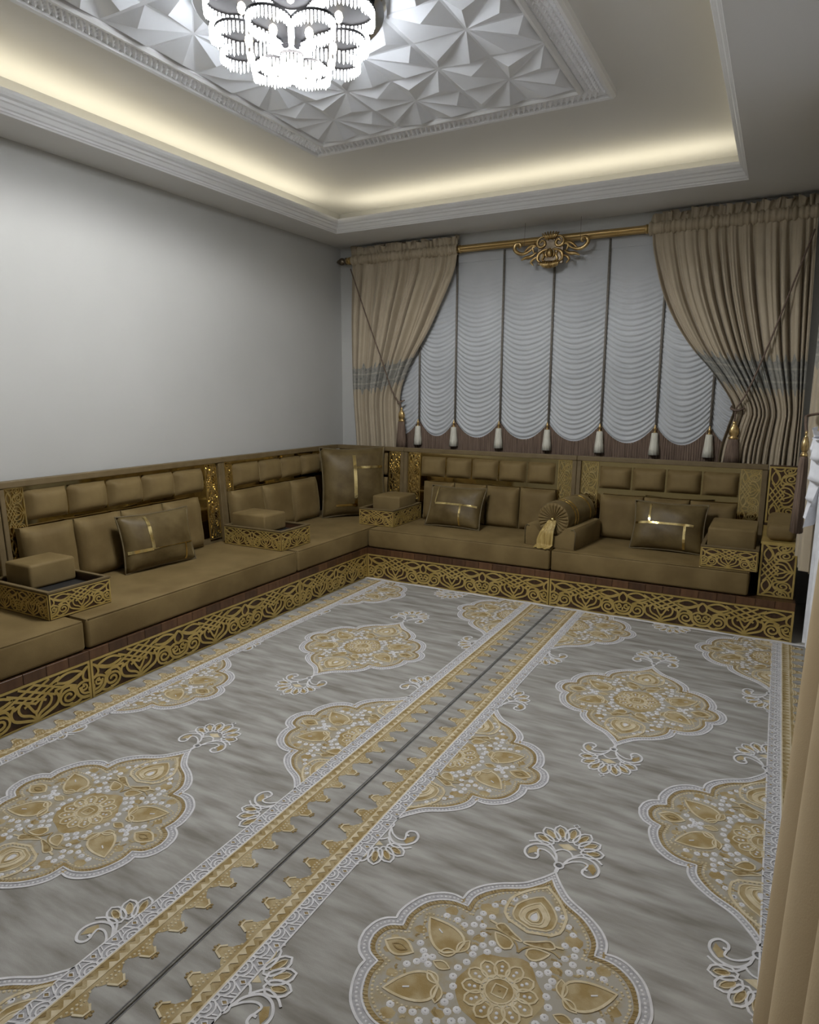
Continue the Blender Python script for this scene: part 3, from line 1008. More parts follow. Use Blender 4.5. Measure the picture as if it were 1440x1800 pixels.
def header(name, x0, x1, parent, seed, axis='x', depth_at=RODY):
    """gathered ruffle above the rod pocket, plus the pocket itself"""
    rnd = random.Random(seed)
    f1, f2 = pleats(seed, 17), pleats(seed + 5, 29)
    tops = [rnd.uniform(-.012, .014) for _ in range(60)]
    def fn(u, v):
        x = x0 + (x1 - x0) * u + (.012 * f2(u) * (1 - v))
        am = .026 * (1 - v) + .006
        d = am * (f1(u) * .8 + f2(u) * .5)
        i = u * 58
        tp = tops[int(i)] * (1 - i % 1) + tops[int(i) + 1] * (i % 1)
        z = RODZ + .030 + (.066 + tp + .010 * f1(u)) * (1 - v)
        y = depth_at + d - .008
        return (x, y, z) if axis == 'x' else (y, x, z)
    cloth('ruffle_header', 180, 8, fn, 'drape_plain', parent)
    def fp(u, v):
        a = pi * (v - .5) * 1.15
        d = .038 + .004 * f2(u) + .004 * sin(u * 170)
        x = x0 + (x1 - x0) * u
        y, z = depth_at - d * cos(a), RODZ + d * sin(-a)
        return (x, y, z) if axis == 'x' else (y, x, z)
    cloth('rod_pocket', 200, 8, fp, 'drape_plain', parent)
M['drape_plain'] = mat('drape_plain', (.35, .29, .20), .7, col2=(.43, .36, .26), scale=(9, 9, 3), sheen=.15)

def drape(label, lt, rt_, seed, n, lift_right, amp=.043, zbot=.32, y_at=RODY - .002, header_span=None):
    """lt, rt_: tables (z, x) of the two edges"""
    t = thing('window_drape', label, 'drape', (0, 0, 0))
    L_, R_ = smooth_tab(lt), smooth_tab(rt_)
    f, g = pleats(seed, n), pleats(seed + 9, n * 2 + 1)
    ztop = RODZ - .025
    def fn(u, v):
        z = ztop + (zbot - ztop) * v
        a, b = interp(L_, z), interp(R_, z)
        w = abs(b - a)
        x = a + (b - a) * u
        tight = min(1, max(.25, w / abs(R_[0][1] - L_[0][1])))
        grow = min(1, .25 + v * 4)
        am = amp * grow * (.55 + .45 * tight)
        y = y_at - am * (.8 * f(u) + .22 * g(u) * (1 - .6 * v))
        # cloth pulled sideways rises towards the pulled edge
        s_ = u if lift_right > 0 else 1 - u
        zz = z + abs(lift_right) * s_ ** 2.5 * exp(-((z - 1.5) / .28) ** 2)
        return (x, y, zz)
    cloth('drape_cloth', 200, 56, fn, 'drape', t)
    hs = header_span or (L_[0][1], R_[0][1])
    header('header', hs[0], hs[1], t, seed + 20)
    return t
zb = .32
dl = drape('beige drape with grey lace band near the room corner, tied back', [(2.45, .175), (1.9, .165), (1.4, .172), (.94, .20), (zb, .21)], [(2.45, 1.145), (2.30, 1.115), (2.0, .975), (1.64, .795), (1.45, .70), (1.32, .645), (1.15, .640), (.94, .655), (zb, .66)], 3, 9, .09, header_span=(.172, 1.150))
dr = drape('wider beige drape with grey lace band at the cabinet end, tied back', [(2.45, 2.585), (2.30, 2.610), (2.0, 2.70), (1.64, 2.880), (1.45, 3.03), (1.27, 3.165), (1.15, 3.145), (.94, 3.105), (zb, 3.10)], [(2.45, 3.545), (1.9, 3.56), (1.4, 3.57), (.94, 3.575), (zb, 3.575)], 8, 12, -.07, amp=.042, header_span=(2.565, 3.56))

# tie ropes and large tassels of the drapes (parts of each drape)
def big_tassel(parent, c, s=1.0, skirt=.20, flat=(1, 1)):
    """flat squashes the tassel against what it hangs on"""
    sq = lambda mb: [((x - c[0]) * flat[0] + c[0], (y - c[1]) * flat[1] + c[1], z) for x, y, z in mb.v]
    mb = MB()
    mb.lathe([(.004, 0), (.010, -.004), (.012, -.016), (.008, -.022), (.016, -.030), (.026, -.050), (.030, -.070), (.027, -.088), (.018, -.098), (.024, -.104), (.030, -.112), (.026, -.118)], c, 16, mod=lambda a, i: s * (1 + (.10 * sin(5 * a) if 4 <= i <= 8 else 0)))
    mb.v = sq(mb)
    hd = part('tassel_head', mb, 'antique', parent, True)
    mb = MB()
    mb.lathe([(.024, -.116), (.030, -.125), (.034, -.16), (.040, -.116 - skirt * .6), (.046, -.116 - skirt), (.010, -.116 - skirt)], c, 36, mod=lambda a, i: s * (1 + (.07 * sin(12 * a + i * .4) if i > 0 else 0)))
    mb.v = sq(mb)
    part('tassel_skirt', mb, 'fringe', hd, True)
def rope(parent, pts, r=.0055):
    mb = MB(); mb.tube([p[:] for p in cr(pts, 8)], r, 6)
    part('tie_rope', mb, 'ropebrown', parent, True)
rope(dl, [(.185, -.125, 2.40), (.34, -.13, 2.01), (.50, -.135, 1.63), (.58, -.135, 1.42), (.650, -.125, 1.30)], .005)
rope(dl, [(.630, -.045, 1.315), (.628, -.10, 1.31), (.655, -.135, 1.30), (.690, -.10, 1.32)], .007)
rope(dl, [(.664, -.128, 1.30), (.672, -.122, 1.258)], .006)
big_tassel(dl, (.672, -.120, 1.262), 1.0, .22, (1, .58))
rope(dr, [(3.535, -.135, 2.36), (3.44, -.14, 2.02), (3.33, -.14, 1.64), (3.25, -.14, 1.40), (3.19, -.135, 1.285)], .006)
rope(dr, [(3.16, -.04, 1.30), (3.162, -.12, 1.285), (3.20, -.14, 1.275), (3.24, -.12, 1.29)], .008)
rope(dr, [(3.188, -.135, 1.28), (3.188, -.123, 1.20)], .006)
big_tassel(dr, (3.188, -.121, 1.205), 1.05, .16, (1, .58))

# curtain rod with finial
rd = thing('curtain_rod', 'fluted golden curtain rod with dark finial above the window', 'curtain rod', (0, RODY, RODZ))
mb = MB()
n = 24
xs = [.11, RX - .004]
vs = [(x, (.024 + .0022 * (k % 2)) * cos(2 * pi * k / n), (.024 + .0022 * (k % 2)) * sin(2 * pi * k / n)) for x in xs for k in range(n)]
mb.add(vs, [(k, (k + 1) % n, n + (k + 1) % n, n + k) for k in range(n)] + [tuple(range(n)), tuple(range(n, 2 * n))])
part('pole', mb, 'rod', rd)
mb = MB()
fin = [(.020, .125), (.028, .118), (.030, .108), (.018, .10), (.016, .092), (.026, .084), (.031, .068), (.028, .052), (.018, .042), (.020, .036), (.015, .028), (.006, .018), (.002, .010)]
n = 16
vs = [(x, r * cos(2 * pi * k / n), r * sin(2 * pi * k / n)) for (r, x) in fin for k in range(n)]
mb.add(vs, [(i * n + k, i * n + (k + 1) % n, (i + 1) * n + (k + 1) % n, (i + 1) * n + k) for i in range(len(fin) - 1) for k in range(n)] + [tuple(range(n))])
part('finial', mb, 'finial', rd, True)
for x in (.145, 1.165, 2.548):
    mb = MB()
    vs = [(x + d, r * cos(2 * pi * k / 16), r * sin(2 * pi * k / 16)) for d, r in ((-.009, .026), (-.006, .031), (.006, .031), (.009, .026)) for k in range(16)]
    mb.add(vs, [(i * 16 + k, i * 16 + (k + 1) % 16, (i + 1) * 16 + (k + 1) % 16, (i + 1) * 16 + k) for i in range(3) for k in range(16)])
    part('ring', mb, 'rod', rd, True)
mb = MB()
for x in (.16, 1.88, 3.60):
    mb.box(x - .012, x + .012, .02, -RODY, -.012, .012)
part('bracket', mb, 'finial', rd)

# ------------------------------------------------------------------ carved cartouche hanging on the rod
ct = thing('rod_ornament', 'carved antique gold scroll ornament hanging on the curtain rod', 'ornament', (1.897, -.118, 2.405))
def carve(name, strokes, z0=-.006, z1=.014, m='antique'):
    mb = MB()
    for P, w in strokes:
        pts = [(p[0], -z1 * .6, p[1]) for p in P]
        k = len(pts)
        mb.tube(pts, [w * (.35 + .65 * sin(pi * min(1, (i + 1) / k))) for i in range(k)], 8)
    return part(name, mb, m, ct, True)
S = []
for sg in (1, -1):
    m2 = lambda P: [(sg * p[0], p[1]) for p in P]
    S.append((m2(spiral(.062, .040, .010, .046, 0, 2.9 * pi, 26)), .011))
    S.append((m2(cr([(.018, -.005), (.05, -.012), (.085, -.035), (.09, -.075), (.05, -.10)], 6)), .012))
    S.append((m2(cr([(.105, .03), (.15, -.005), (.20, -.022), (.245, -.010), (.27, .02), (.258, .05), (.232, .052), (.222, .032), (.238, .022)], 6)), .014))
    S.append((m2(cr([(.10, -.02), (.14, -.045), (.18, -.05), (.215, -.065)], 6)), .013))
    S.append((m2(cr([(.10, .02), (.135, .03), (.17, .01), (.205, -.03)], 6)), .011))
    S.append((m2(cr([(.078, -.055), (.115, -.06), (.14, -.085), (.12, -.11)], 6)), .010))
    S.append((m2(cr([(.055, -.02), (.045, -.05), (.055, -.075), (.03, -.09)], 6)), .009))
    S.append((m2(cr([(.028, -.01), (.030, -.045), (.018, -.065)], 6)), .009))
    S.append((m2(cr([(.115, .045), (.13, .01), (.115, -.03)], 6)), .009))
carve('scrollwork', S)
mb = MB()
for k in range(-3, 4):
    a = k * .22
    mb.tube([(0 + .01 * k, -.012, .062), (sin(a) * .035 + .008 * k, -.020, .085), (sin(a) * .060 + .008 * k, -.010, .062 + cos(a) * .052)], [.006, .009, .005], 8)
part('shell_crest', mb, 'antique', ct, True)
mb = MB()
for k in range(-5, 6):
    x = k * .0135
    d = .020 * (1 - (k / 6) ** 2)
    mb.tube([(x, -.010, -.088), (x * .92, -.020, -.104 - d * .5), (x * .75, -.008, -.118 - d)], [.006, .009, .004], 8)
part('shell_base', mb, 'antique', ct, True)
mb = MB(); mb.lathe([(.001, -.034), (.016, -.026), (.022, -.008), (.019, .012), (.009, .026), (.001, .032)], (0, -.016, -.030), 14)
part('boss', mb, 'antique', ct, True)
mb = MB()
mb.bbox(-.095, .095, -.004, .012, -.11, .075, .004, seg=1)
part('back_plate', mb, 'finial', ct)
mb = MB()
for x in (-.20, .21):
    mb.tube([(x, .006, .04), (x, .012, .196)], .0012, 5)
part('hanging_wire', mb, 'finial', ct)

# ------------------------------------------------------------------ festoon blind
bl = thing('festoon_blind', 'white ruched festoon blind with cords, fringe and ivory tassels', 'blind', (0, 0, 0))
CX = [.45, .79, 1.12, 1.51, 1.902, 2.297, 2.682, 3.035, 3.36]
ZK, ZM = 1.155, 1.022
YS = -.010
for i in range(len(CX) - 1):
    xa, xb = CX[i], CX[i + 1]
    rnd = random.Random(40 + i)
    jit = [rnd.uniform(-.25, .25) for _ in range(64)]
    def fn(u, v, fringe=False):
        a = 2 * u - 1
        bow = 1 - a * a                          # 0 at the cords, 1 mid panel
        sag = (ZK - ZM)
        top = 2.452
        # rows sag more towards the bottom
        z = top + (ZK - top) * v - sag * bow * (.10 + .90 * v ** .8)
        rows = 38
        p = v * rows
        j = jit[int(p) % 64]
        am = .0075 * min(1, max(0, (v - .12) * 4)) * (.35 + .65 * bow ** .5)
        s_ = sin(2 * pi * (p * 1.0 + .16 * sin(3.1 * a + j * 4)))
        y = YS - .012 * bow ** .5 * min(1, v * 3) - am * (abs(s_) ** .7 * (1 if s_ > 0 else -1)) - .003 * sin(a * 9 + j)
        x = xa + (xb - xa) * u
        return (x, y, z)
    mb = MB(); mb.grid(14, 228, fn)
    link('blind_panel', mb.mesh('blind_panel', 'sheer', True, fix=False), bl)
    # brown fringe under the scallop
    def ff(u, v):
        x, y, z = fn(u, 1)
        zb_ = .90
        return (x + .003 * sin(u * 120) * v, YS - .020 - .004 * sin(u * 140), z + .006 + (zb_ - z) * v)
    mb = MB(); mb.grid(90, 3, ff)
    link('fringe', mb.mesh('fringe', 'fringe', True, fix=False), bl)
# white heading tape of the blind
mb = MB(); mb.box(.45, 3.36, -.016, -.010, 2.385, 2.455)
part('heading_tape', mb, 'sheer', bl)
tp = MB()
tp.lathe([(.003, .0), (.006, -.004), (.004, -.012), (.009, -.020), (.011, -.030), (.006, -.040), (.008, -.046), (.012, -.052), (.012, -.058)], n=12)
th_ = tp.mesh('tassel_neck', 'antique', True)
ts = MB()
ts.lathe([(.013, -.056), (.021, -.060), (.025, -.10), (.031, -.16), (.036, -.212), (.006, -.212)], n=30, mod=lambda a, i: 1 + (.08 * sin(10 * a + i) if i > 0 else 0))
tk = ts.mesh('tassel_skirt', 'ivory', True)
for x in CX[1:-1]:
    mb = MB(); mb.tube([(x, -.020, 2.45), (x, -.024, 1.16)], .0085, 6); part('cord', mb, 'cord', bl, True)
    nk = link('tassel_neck', th_, bl, (x, -.046, 1.165))
    link('tassel_skirt', tk, nk, (0, 0, 0), (0, 0, x * 7))

# ------------------------------------------------------------------ side window: far drape, voile, near drape
def side_cloth(name, parent, ya, yb, zt, zb_, x_at, amp, n, seed, m, nu=90, nv=40):
    f, g = pleats(seed, n), pleats(seed + 3, 2 * n + 1)
    LA, LB = smooth_tab(ya), smooth_tab(yb)
    def fn(u, v):
        z = zt + (zb_ - zt) * v
        a, b = interp(LA, z), interp(LB, z)
        xa = x_at(z) if callable(x_at) else x_at
        return (xa + amp * (.8 * f(u) + .25 * g(u)), a + (b - a) * u, z)
    return cloth(name, nu, nv, fn, m, parent)
sd = thing('window_drape', 'beige drape with lace band and long brown tassel at the side window', 'drape', (0, 0, 0))
side_cloth('drape_cloth', sd, [(2.5, -.86), (1.2, -.86), (.55, -.88)], [(2.5, -1.66), (1.9, -1.54), (1.45, -1.34), (1.25, -1.27), (.9, -1.34), (.55, -1.40)], 2.50, .53, 3.615, .040, 9, 51, 'drape')
rope(sd, [(3.69, -1.24, 1.30), (3.57, -1.26, 1.28), (3.556, -1.35, 1.26), (3.560, -1.45, 1.205)], .007)
big_tassel(sd, (3.560, -1.45, 1.215), 1.15, .36, (.5, 1))
vo = thing('voile_curtain', 'white voile curtain with ruffled lace edge at the side window', 'curtain', (0, 0, 0))
side_cloth('voile_panel', vo, [(2.5, -1.70), (1.3, -1.75), (.36, -1.70)], [(2.5, -3.3), (.36, -3.3)], 2.50, .36, 3.625, .022, 14, 61, 'whitelace')
mb = MB()
def jab(u, v):
    # cascading ruffle along the edge of the voile
    z = 1.25 - .36 * v
    s_ = abs((v * 4) % 1 - .5) * 2
    return (3.600 - .022 * sin(u * 9 + v * 5) - .012 * s_, -1.72 - .20 * u - .09 * s_ * (1 - u), z - .05 * u * s_)
mb.grid(14, 36, jab)
link('lace_ruffle', mb.mesh('lace_ruffle', 'whitelace', True, fix=False), vo)
nd = thing('floor_drape', 'long golden beige floor drape hanging beside the carpet edge', 'drape', (0, 0, 0))
def nfn(u, v):
    z = 2.52 - 2.5085 * v
    y = -3.52 - 1.10 * u
    k = sin(2 * pi * (u * 3.1 + .03 * sin(7 * u)) + .55)
    return (3.590 + .020 * (1 - v) - .070 * k * (.55 + .45 * v) - .012 * v, y + .006 * sin(3 * z), z)
cloth('drape_cloth', 120, 40, nfn, 'beige', nd)
sr = thing('side_curtain_rod', 'golden curtain rod over the side window', 'curtain rod', (3.625, -2.5, 2.53))
mb = MB(); mb.tube([(0, 2.32, 0), (0, -2.3, 0)], .022, 12); part('pole', mb, 'rod', sr, True)
mb = MB()
for y in (2.25, 0, -2.2):
    mb.box(0, .094, y - .012, y + .012, -.012, .012)
part('bracket', mb, 'finial', sr)

# ================================================================== CARPETS
H0 = .009          # carpet thickness
ZF, ZR, ZW = .0006, .0011, .0022
W_, RI, GO, CM, MD, BR, GY = range(7)
CMATS = ['c_white', 'c_ring', 'c_gold', 'c_cream', 'c_med', 'c_brown', 'c_grey']
def quarter_loop(parts, n=5):
    """quarter outline given as smooth pieces split at notches -> closed loop by mirroring"""
    q = []
    for P in parts:
        c = cr(P, n)
        q += [(p[0], p[1]) for p in (c if not q else c[1:])]
    top_r = q
    bot_r = [(x, -y) for x, y in reversed(q)][1:]
    bot_l = [(-x, -y) for x, y in q][1:]
    top_l = [(-x, y) for x, y in reversed(q)][1:-1]
    return top_r + bot_r + bot_l + top_l
OUT = [[(0, .450), (.012, .430), (.032, .402), (.067, .364), (.124, .330), (.165, .296), (.188, .260), (.193, .226)], [(.193, .226), (.222, .228), (.254, .217), (.290, .187), (.312, .145), (.322, .105), (.320, .078)], [(.320, .078), (.346, .062), (.363, .035), (.370, 0)]]
INN = [[(0, .420), (.010, .402), (.024, .382), (.058, .346), (.114, .313), (.150, .278), (.168, .245), (.171, .207)], [(.171, .207), (.212, .206), (.246, .192), (.274, .166), (.290, .132), (.297, .098), (.293, .064)], [(.293, .064), (.322, .050), (.338, .028), (.344, 0)]]
BEA = [[(0, .385), (.012, .372), (.030, .352), (.064, .324), (.104, .298), (.134, .262), (.150, .225), (.146, .183)], [(.146, .183), (.184, .190), (.222, .180), (.250, .158), (.268, .128), (.276, .095), (.268, .050)], [(.268, .050), (.298, .040), (.314, .022), (.320, 0)]]
def band(mb, A, B, z, mi):
    n = len(A)
    mb.add([(p[0], p[1], z) for p in A] + [(p[0], p[1], z) for p in B], [(i, (i + 1) % n, n + (i + 1) % n, n + i) for i in range(n)], mi)
def beads(mb, P, step, r, mi, closed=False, z1=ZW):
    P = [Vector((p[0], p[1])) for p in P]
    if closed:
        P.append(P[0])
    acc = 0
    for a, b in zip(P[:-1], P[1:]):
        l = (b - a).length
        while acc < l:
            q = a + (b - a) * (acc / l)
            mb.dot(q.x, q.y, r, ZF, z1, mi, 5)
            acc += step
        acc -= l
def floret(mb, x, y, r=.0100):
    mb.dot(x, y, r, ZF, ZW, W_, 8)
    mb.dot(x, y, r * .28, ZW - .0002, ZW + .0005, RI, 5)
def sgn4(P):
    yield P
    yield [(-p[0], p[1]) for p in P]
    yield [(p[0], -p[1]) for p in P]
    yield [(-p[0], -p[1]) for p in P]
def sgnv(P):
    yield P
    yield [(p[0], -p[1]) for p in P]
def drop(tip, base, w, n=9, fat=.62):
    """teardrop: pointed tip, round base"""
    t, b = Vector(tip), Vector(base)
    d = t - b
    nrm = Vector((-d.y, d.x)).normalized()
    L_, R_ = [], []
    for i in range(n + 1):
        s_ = i / n
        k = min(1, s_ ** .5 * (1 - s_) ** (.62 / fat) / (.55 if fat > 1 else .385))
        q = b + d * s_
        L_.append(q + nrm * w * k); R_.append(q - nrm * w * k)
    return [(p.x, p.y) for p in L_ + R_[::-1][1:-1]]
def build_medallion():
    mb = MB()
    o, i_, be = quarter_loop(OUT), quarter_loop(INN), quarter_loop(BEA)
    mb.fan(i_, ZF, MD, (0, 0))
    band(mb, o, i_, ZF, RI)
    mb.ribbon(o, .0065, 0, ZW, W_, True); mb.ribbon(i_, .0050, 0, ZW, W_, True)
    mid = [((a[0] + b[0]) / 2, (a[1] + b[1]) / 2) for a, b in zip(o, i_)]
    beads(mb, mid, .0115, .0042, W_, True, .0016)
    br = [(a[0] + (b[0] - a[0]) * .42, a[1] + (b[1] - a[1]) * .42) for a, b in zip(i_, be)]
    mb.ribbon(br, .010, ZF, .0012, BR, True)
    acc, step = 0, .0105                                   # fine hatching inside the rim
    for k in range(len(i_)):
        a, b = Vector(i_[k]), Vector(i_[(k + 1) % len(i_)])
        c, d = Vector(be[k]), Vector(be[(k + 1) % len(be)])
        l = (b - a).length
        while acc < l:
            t_ = acc / l
            p, q = a + (b - a) * t_, c + (d - c) * t_
            p, q = p + (q - p) * .12, p + (q - p) * .62
            mb.ribbon([p, q], .0032, ZF, .0018, GO)
            acc += step
        acc -= l
    beads(mb, be, .0115, .0048, CM, True)
    # gold haze round the heart of the motif
    hz = [(.098 * cos(a) * (1 + .06 * sin(6 * a)), .108 * sin(a) * (1 + .08 * cos(5 * a))) for a in [2 * pi * k / 40 for k in range(40)]]
    mb.fan(hz, ZF + .0002, GO, (0, 0))
    # heart flower
    for k in range(12):
        a = 2 * pi * (k + .5) / 12
        P = drop((.038 * cos(a), .038 * sin(a)), (.088 * cos(a), .088 * sin(a)), .019, 7, 1.5)
        mb.fan(P, ZR, GO); mb.ribbon(P, .005, ZF, ZW, CM, True)
        for q in (.058, .070):
            mb.dot(q * cos(a), q * sin(a), .0055, ZF, ZW, W_, 6)
    mb.fan([(.047 * cos(2 * pi * k / 24), .047 * sin(2 * pi * k / 24)) for k in range(24)], ZR + .0001, CM)
    beads(mb, [(.041 * cos(2 * pi * k / 24), .041 * sin(2 * pi * k / 24)) for k in range(24)], .009, .0032, W_, True)
    mb.fan([(.034 * cos(2 * pi * k / 20), .034 * sin(2 * pi * k / 20)) for k in range(20)], ZR + .0004, GO)
    mb.ribbon([(.034 * cos(2 * pi * k / 20), .034 * sin(2 * pi * k / 20)) for k in range(20)], .004, ZF, ZW, CM, True)
    mb.ribbon([(.016 * (1 + .3 * (k % 2)) * cos(2 * pi * k / 8), .016 * (1 + .3 * (k % 2)) * sin(2 * pi * k / 8)) for k in range(8)], .004, ZF, ZW, CM, True)
    mb.dot(0, 0, .005, ZR, ZW, BR, 6)
    # four drop petals with a beaded outline and two leaves each
    for P in sgn4(drop((.242, .122), (.132, .054), .040)):
        mb.fan(P, ZR, GO); mb.ribbon(P, .0065, ZF, ZW, CM, True)
    for P in sgn4(drop((.256, .132), (.138, .060), .055)):
        n = len(P)
        beads(mb, P[3:n - 3], .0115, .0042, CM)
    for P in sgn4([(p.x, p.y) for p in almond(.134, .052, .118, .100, .013, 6)]):
        mb.fan(P, ZR, GO); mb.ribbon(P, .004, ZF, ZW, CM, True)
    for P in sgn4([(p.x, p.y) for p in almond(.134, .052, .172, .030, .012, 6)]):
        mb.fan(P, ZR, GO); mb.ribbon(P, .004, ZF, ZW, CM, True)
    for P in sgn4([(.190, .090), (.204, .098)]):
        mb.ribbon(P, .004, ZF, ZW, W_)
    # end eyes
    for s_ in (1, -1):
        P = [(s_ * p[0], p[1]) for p in [(q.x, q.y) for q in almond(.228, 0, .308, 0, .026, 8)]]
        mb.fan(P, ZR, GO); mb.ribbon(P, .006, ZF, ZW, CM, True)
        P = [(s_ * p[0], p[1]) for p in [(q.x, q.y) for q in almond(.246, 0, .286, 0, .009, 6)]]
        mb.ribbon(P, .004, ZF, ZW, BR, True)
        P = [(s_ * p[0], p[1]) for p in [(q.x, q.y) for q in almond(.128, 0, .172, 0, .012, 6)]]
        mb.fan(P, ZR, GO); mb.ribbon(P, .004, ZF, ZW, CM, True)
    # onion-shaped drops on the long axis
    for k, (tp, bs, w, mi) in enumerate([(.378, .198, .078, MD), (.338, .212, .056, GO), (.312, .222, .038, CM), (.292, .230, .024, GO), (.276, .238, .012, W_)]):
        for P in sgnv(drop((0, tp), (0, bs), w, 10, .70)):
            mb.fan(P, ZR + .00012 * k, mi); mb.ribbon(P, .005 if k else .008, ZF, ZW + .0001 * k, CM, True)
        if k == 0:
            for P in sgnv(drop((0, tp - .01), (0, bs + .004), w - .008, 10, .70)):
                beads(mb, P, .0125, .0048, CM, True)
    # paisley leaves under the drops
    for P in sgn4([(q.x, q.y) for q in cr([(.004, .165), (.030, .178), (.062, .196), (.078, .180), (.050, .166), (.010, .160)], 3, True)]):
        mb.fan(P, ZR, BR); mb.ribbon(P, .0045, ZF, ZW, CM, True)
    for P in sgn4(drop((.072, .158), (.020, .128), .018)):
        mb.fan(P, ZR, GO); mb.ribbon(P, .005, ZF, ZW, CM, True)
    for P in sgn4([(q.x, q.y) for q in cr([(.0, .125), (.012, .148), (.040, .164), (.075, .168), (.098, .158)], 5)]):
        mb.ribbon(P, .005, ZF, ZW, GO)
    for P in sgn4([(.078, .186), (.098, .190)]):
        mb.ribbon(P, .006, ZF, ZW, CM)
    # white florets
    for (x, y) in [(.107, .246), (.090, .268), (.066, .292), (.046, .315), (.098, .204), (.124, .204), (.127, .182), (.108, .164), (.130, .156), (.096, .138), (.066, .122), (.046, .110), (.084, .105), (.067, .091), (.128, .128), (.152, .143), (.175, .150), (.206, .150), (.096, .067), (.100, .039), (.112, .014), (.180, .012), (.196, .006), (.208, .018), (.226, .036), (.100, .086)]:
        for P in sgn4([(x, y)]):
            floret(mb, *P[0])
    # flecks of gold on the ground
    rnd = random.Random(5)
    for k in range(46):
        x, y = rnd.uniform(.03, .27), rnd.uniform(.02, .27)
        if (x / .29) ** 2 + (y / .30) ** 2 > 1 or x * x + y * y < .011:
            continue
        a, l = rnd.uniform(0, 3.1), rnd.uniform(.010, .024)
        for P in sgn4([(x, y), (x + l * .5 * cos(a), y + l * .5 * sin(a)), (x + l * cos(a + .5), y + l * sin(a + .5))]):
            mb.ribbon(P, .006, ZF, ZF + .0003, GO if k % 3 else BR)
    for (x, y, r) in [(.115, .225, .020), (.20, .172, .015), (.245, .075, .014), (.06, .275, .015), (.10, .12, .013), (.29, .02, .010)]:
        for P in sgn4([(x, y)]):
            q = [(P[0][0] + r * (1 + .4 * rnd.random()) * cos(2 * pi * k / 9), P[0][1] + r * .8 * (1 + .4 * rnd.random()) * sin(2 * pi * k / 9)) for k in range(9)]
            mb.fan(q, ZF + .0001, GO)
    # crests on both tips
    for sg in (1, -1):
        f = lambda P: [(p[0], sg * p[1]) for p in P]
        mb.ribbon(f(arc(0, .482, .013, 0, 2 * pi, 12)[:-1]), .006, 0, ZW, W_, True)
        mb.dot(0, sg * .482, .007, ZF, ZW, GY, 6)
        mb.ribbon(f([(0, .450), (0, .470)]), .012, 0, ZW, W_)
        for sx in (1, -1):
            g = lambda P: f([(sx * p[0], p[1]) for p in P])
            mb.ribbon(g(cr([(.010, .492), (.022, .525), (.052, .550), (.086, .545), (.108, .520), (.108, .492), (.090, .474), (.070, .480), (.068, .498), (.080, .500)], 5)), .0072, 0, ZW, W_)
            mb.ribbon(g(cr([(.010, .492), (.030, .515), (.055, .528), (.074, .524), (.072, .508), (.068, .498)], 5)), .006, 0, ZW, W_)
            mb.fan(g([(.066, .522), (.088, .536), (.102, .514), (.098, .490), (.080, .508)]), ZF, GO)
            mb.ribbon(g(cr([(.024, .536), (.055, .566), (.090, .560), (.112, .545)], 5)), .006, 0, ZW, W_)
        mb.ribbon(f(cr([(-.030, .535), (-.015, .553), (0, .558), (.015, .553), (.030, .535)], 4)), .006, 0, ZW, W_)
        mb.fan(f([(-.03, .575), (0, .560), (.03, .575), (.0, .592)]), ZF, CM)
        for k in range(7):
            a = radians(18 + 24 * k)
            c = (0, .555)
            r1, r0 = (.108 + .014 * sin(a)), .044
            P = drop((c[0] + r0 * cos(a), c[1] + r0 * sin(a)), (c[0] + r1 * cos(a), c[1] + r1 * sin(a)), .0225, 7, 1.5)
            mb.ribbon(f(P), .0062, 0, ZW, W_, True)
            P = drop((c[0] + (r0 + .018) * cos(a), c[1] + (r0 + .018) * sin(a)), (c[0] + (r1 - .012) * cos(a), c[1] + (r1 - .012) * sin(a)), .009, 6, 1.5)
            mb.fan(f(P), ZF, GO if k % 2 else BR)
            mb.ribbon(f(P), .003, 0, ZW, CM, True)
        mb.ribbon(f([(0, .676), (.010, .686), (0, .696), (-.010, .686)]), .004, 0, ZW, W_, True)
    return mb
def clip_mesh(src, name, axis_co, keep_positive, along='x'):
    me = src.copy()
    me.name = name
    bm = bmesh.new(); bm.from_mesh(me)
    co = Vector((axis_co, 0, 0)) if along == 'x' else Vector((0, axis_co, 0))
    no = Vector((1, 0, 0)) if along == 'x' else Vector((0, 1, 0))
    if keep_positive:
        bmesh.ops.bisect_plane(bm, geom=bm.verts[:] + bm.edges[:] + bm.faces[:], plane_co=co, plane_no=no, clear_inner=True)
    else:
        bmesh.ops.bisect_plane(bm, geom=bm.verts[:] + bm.edges[:] + bm.faces[:], plane_co=co, plane_no=no, clear_outer=True)
    bm.to_mesh(me); bm.free()
    return me
MED = build_medallion().mesh('medallion', CMATS, fix=False)

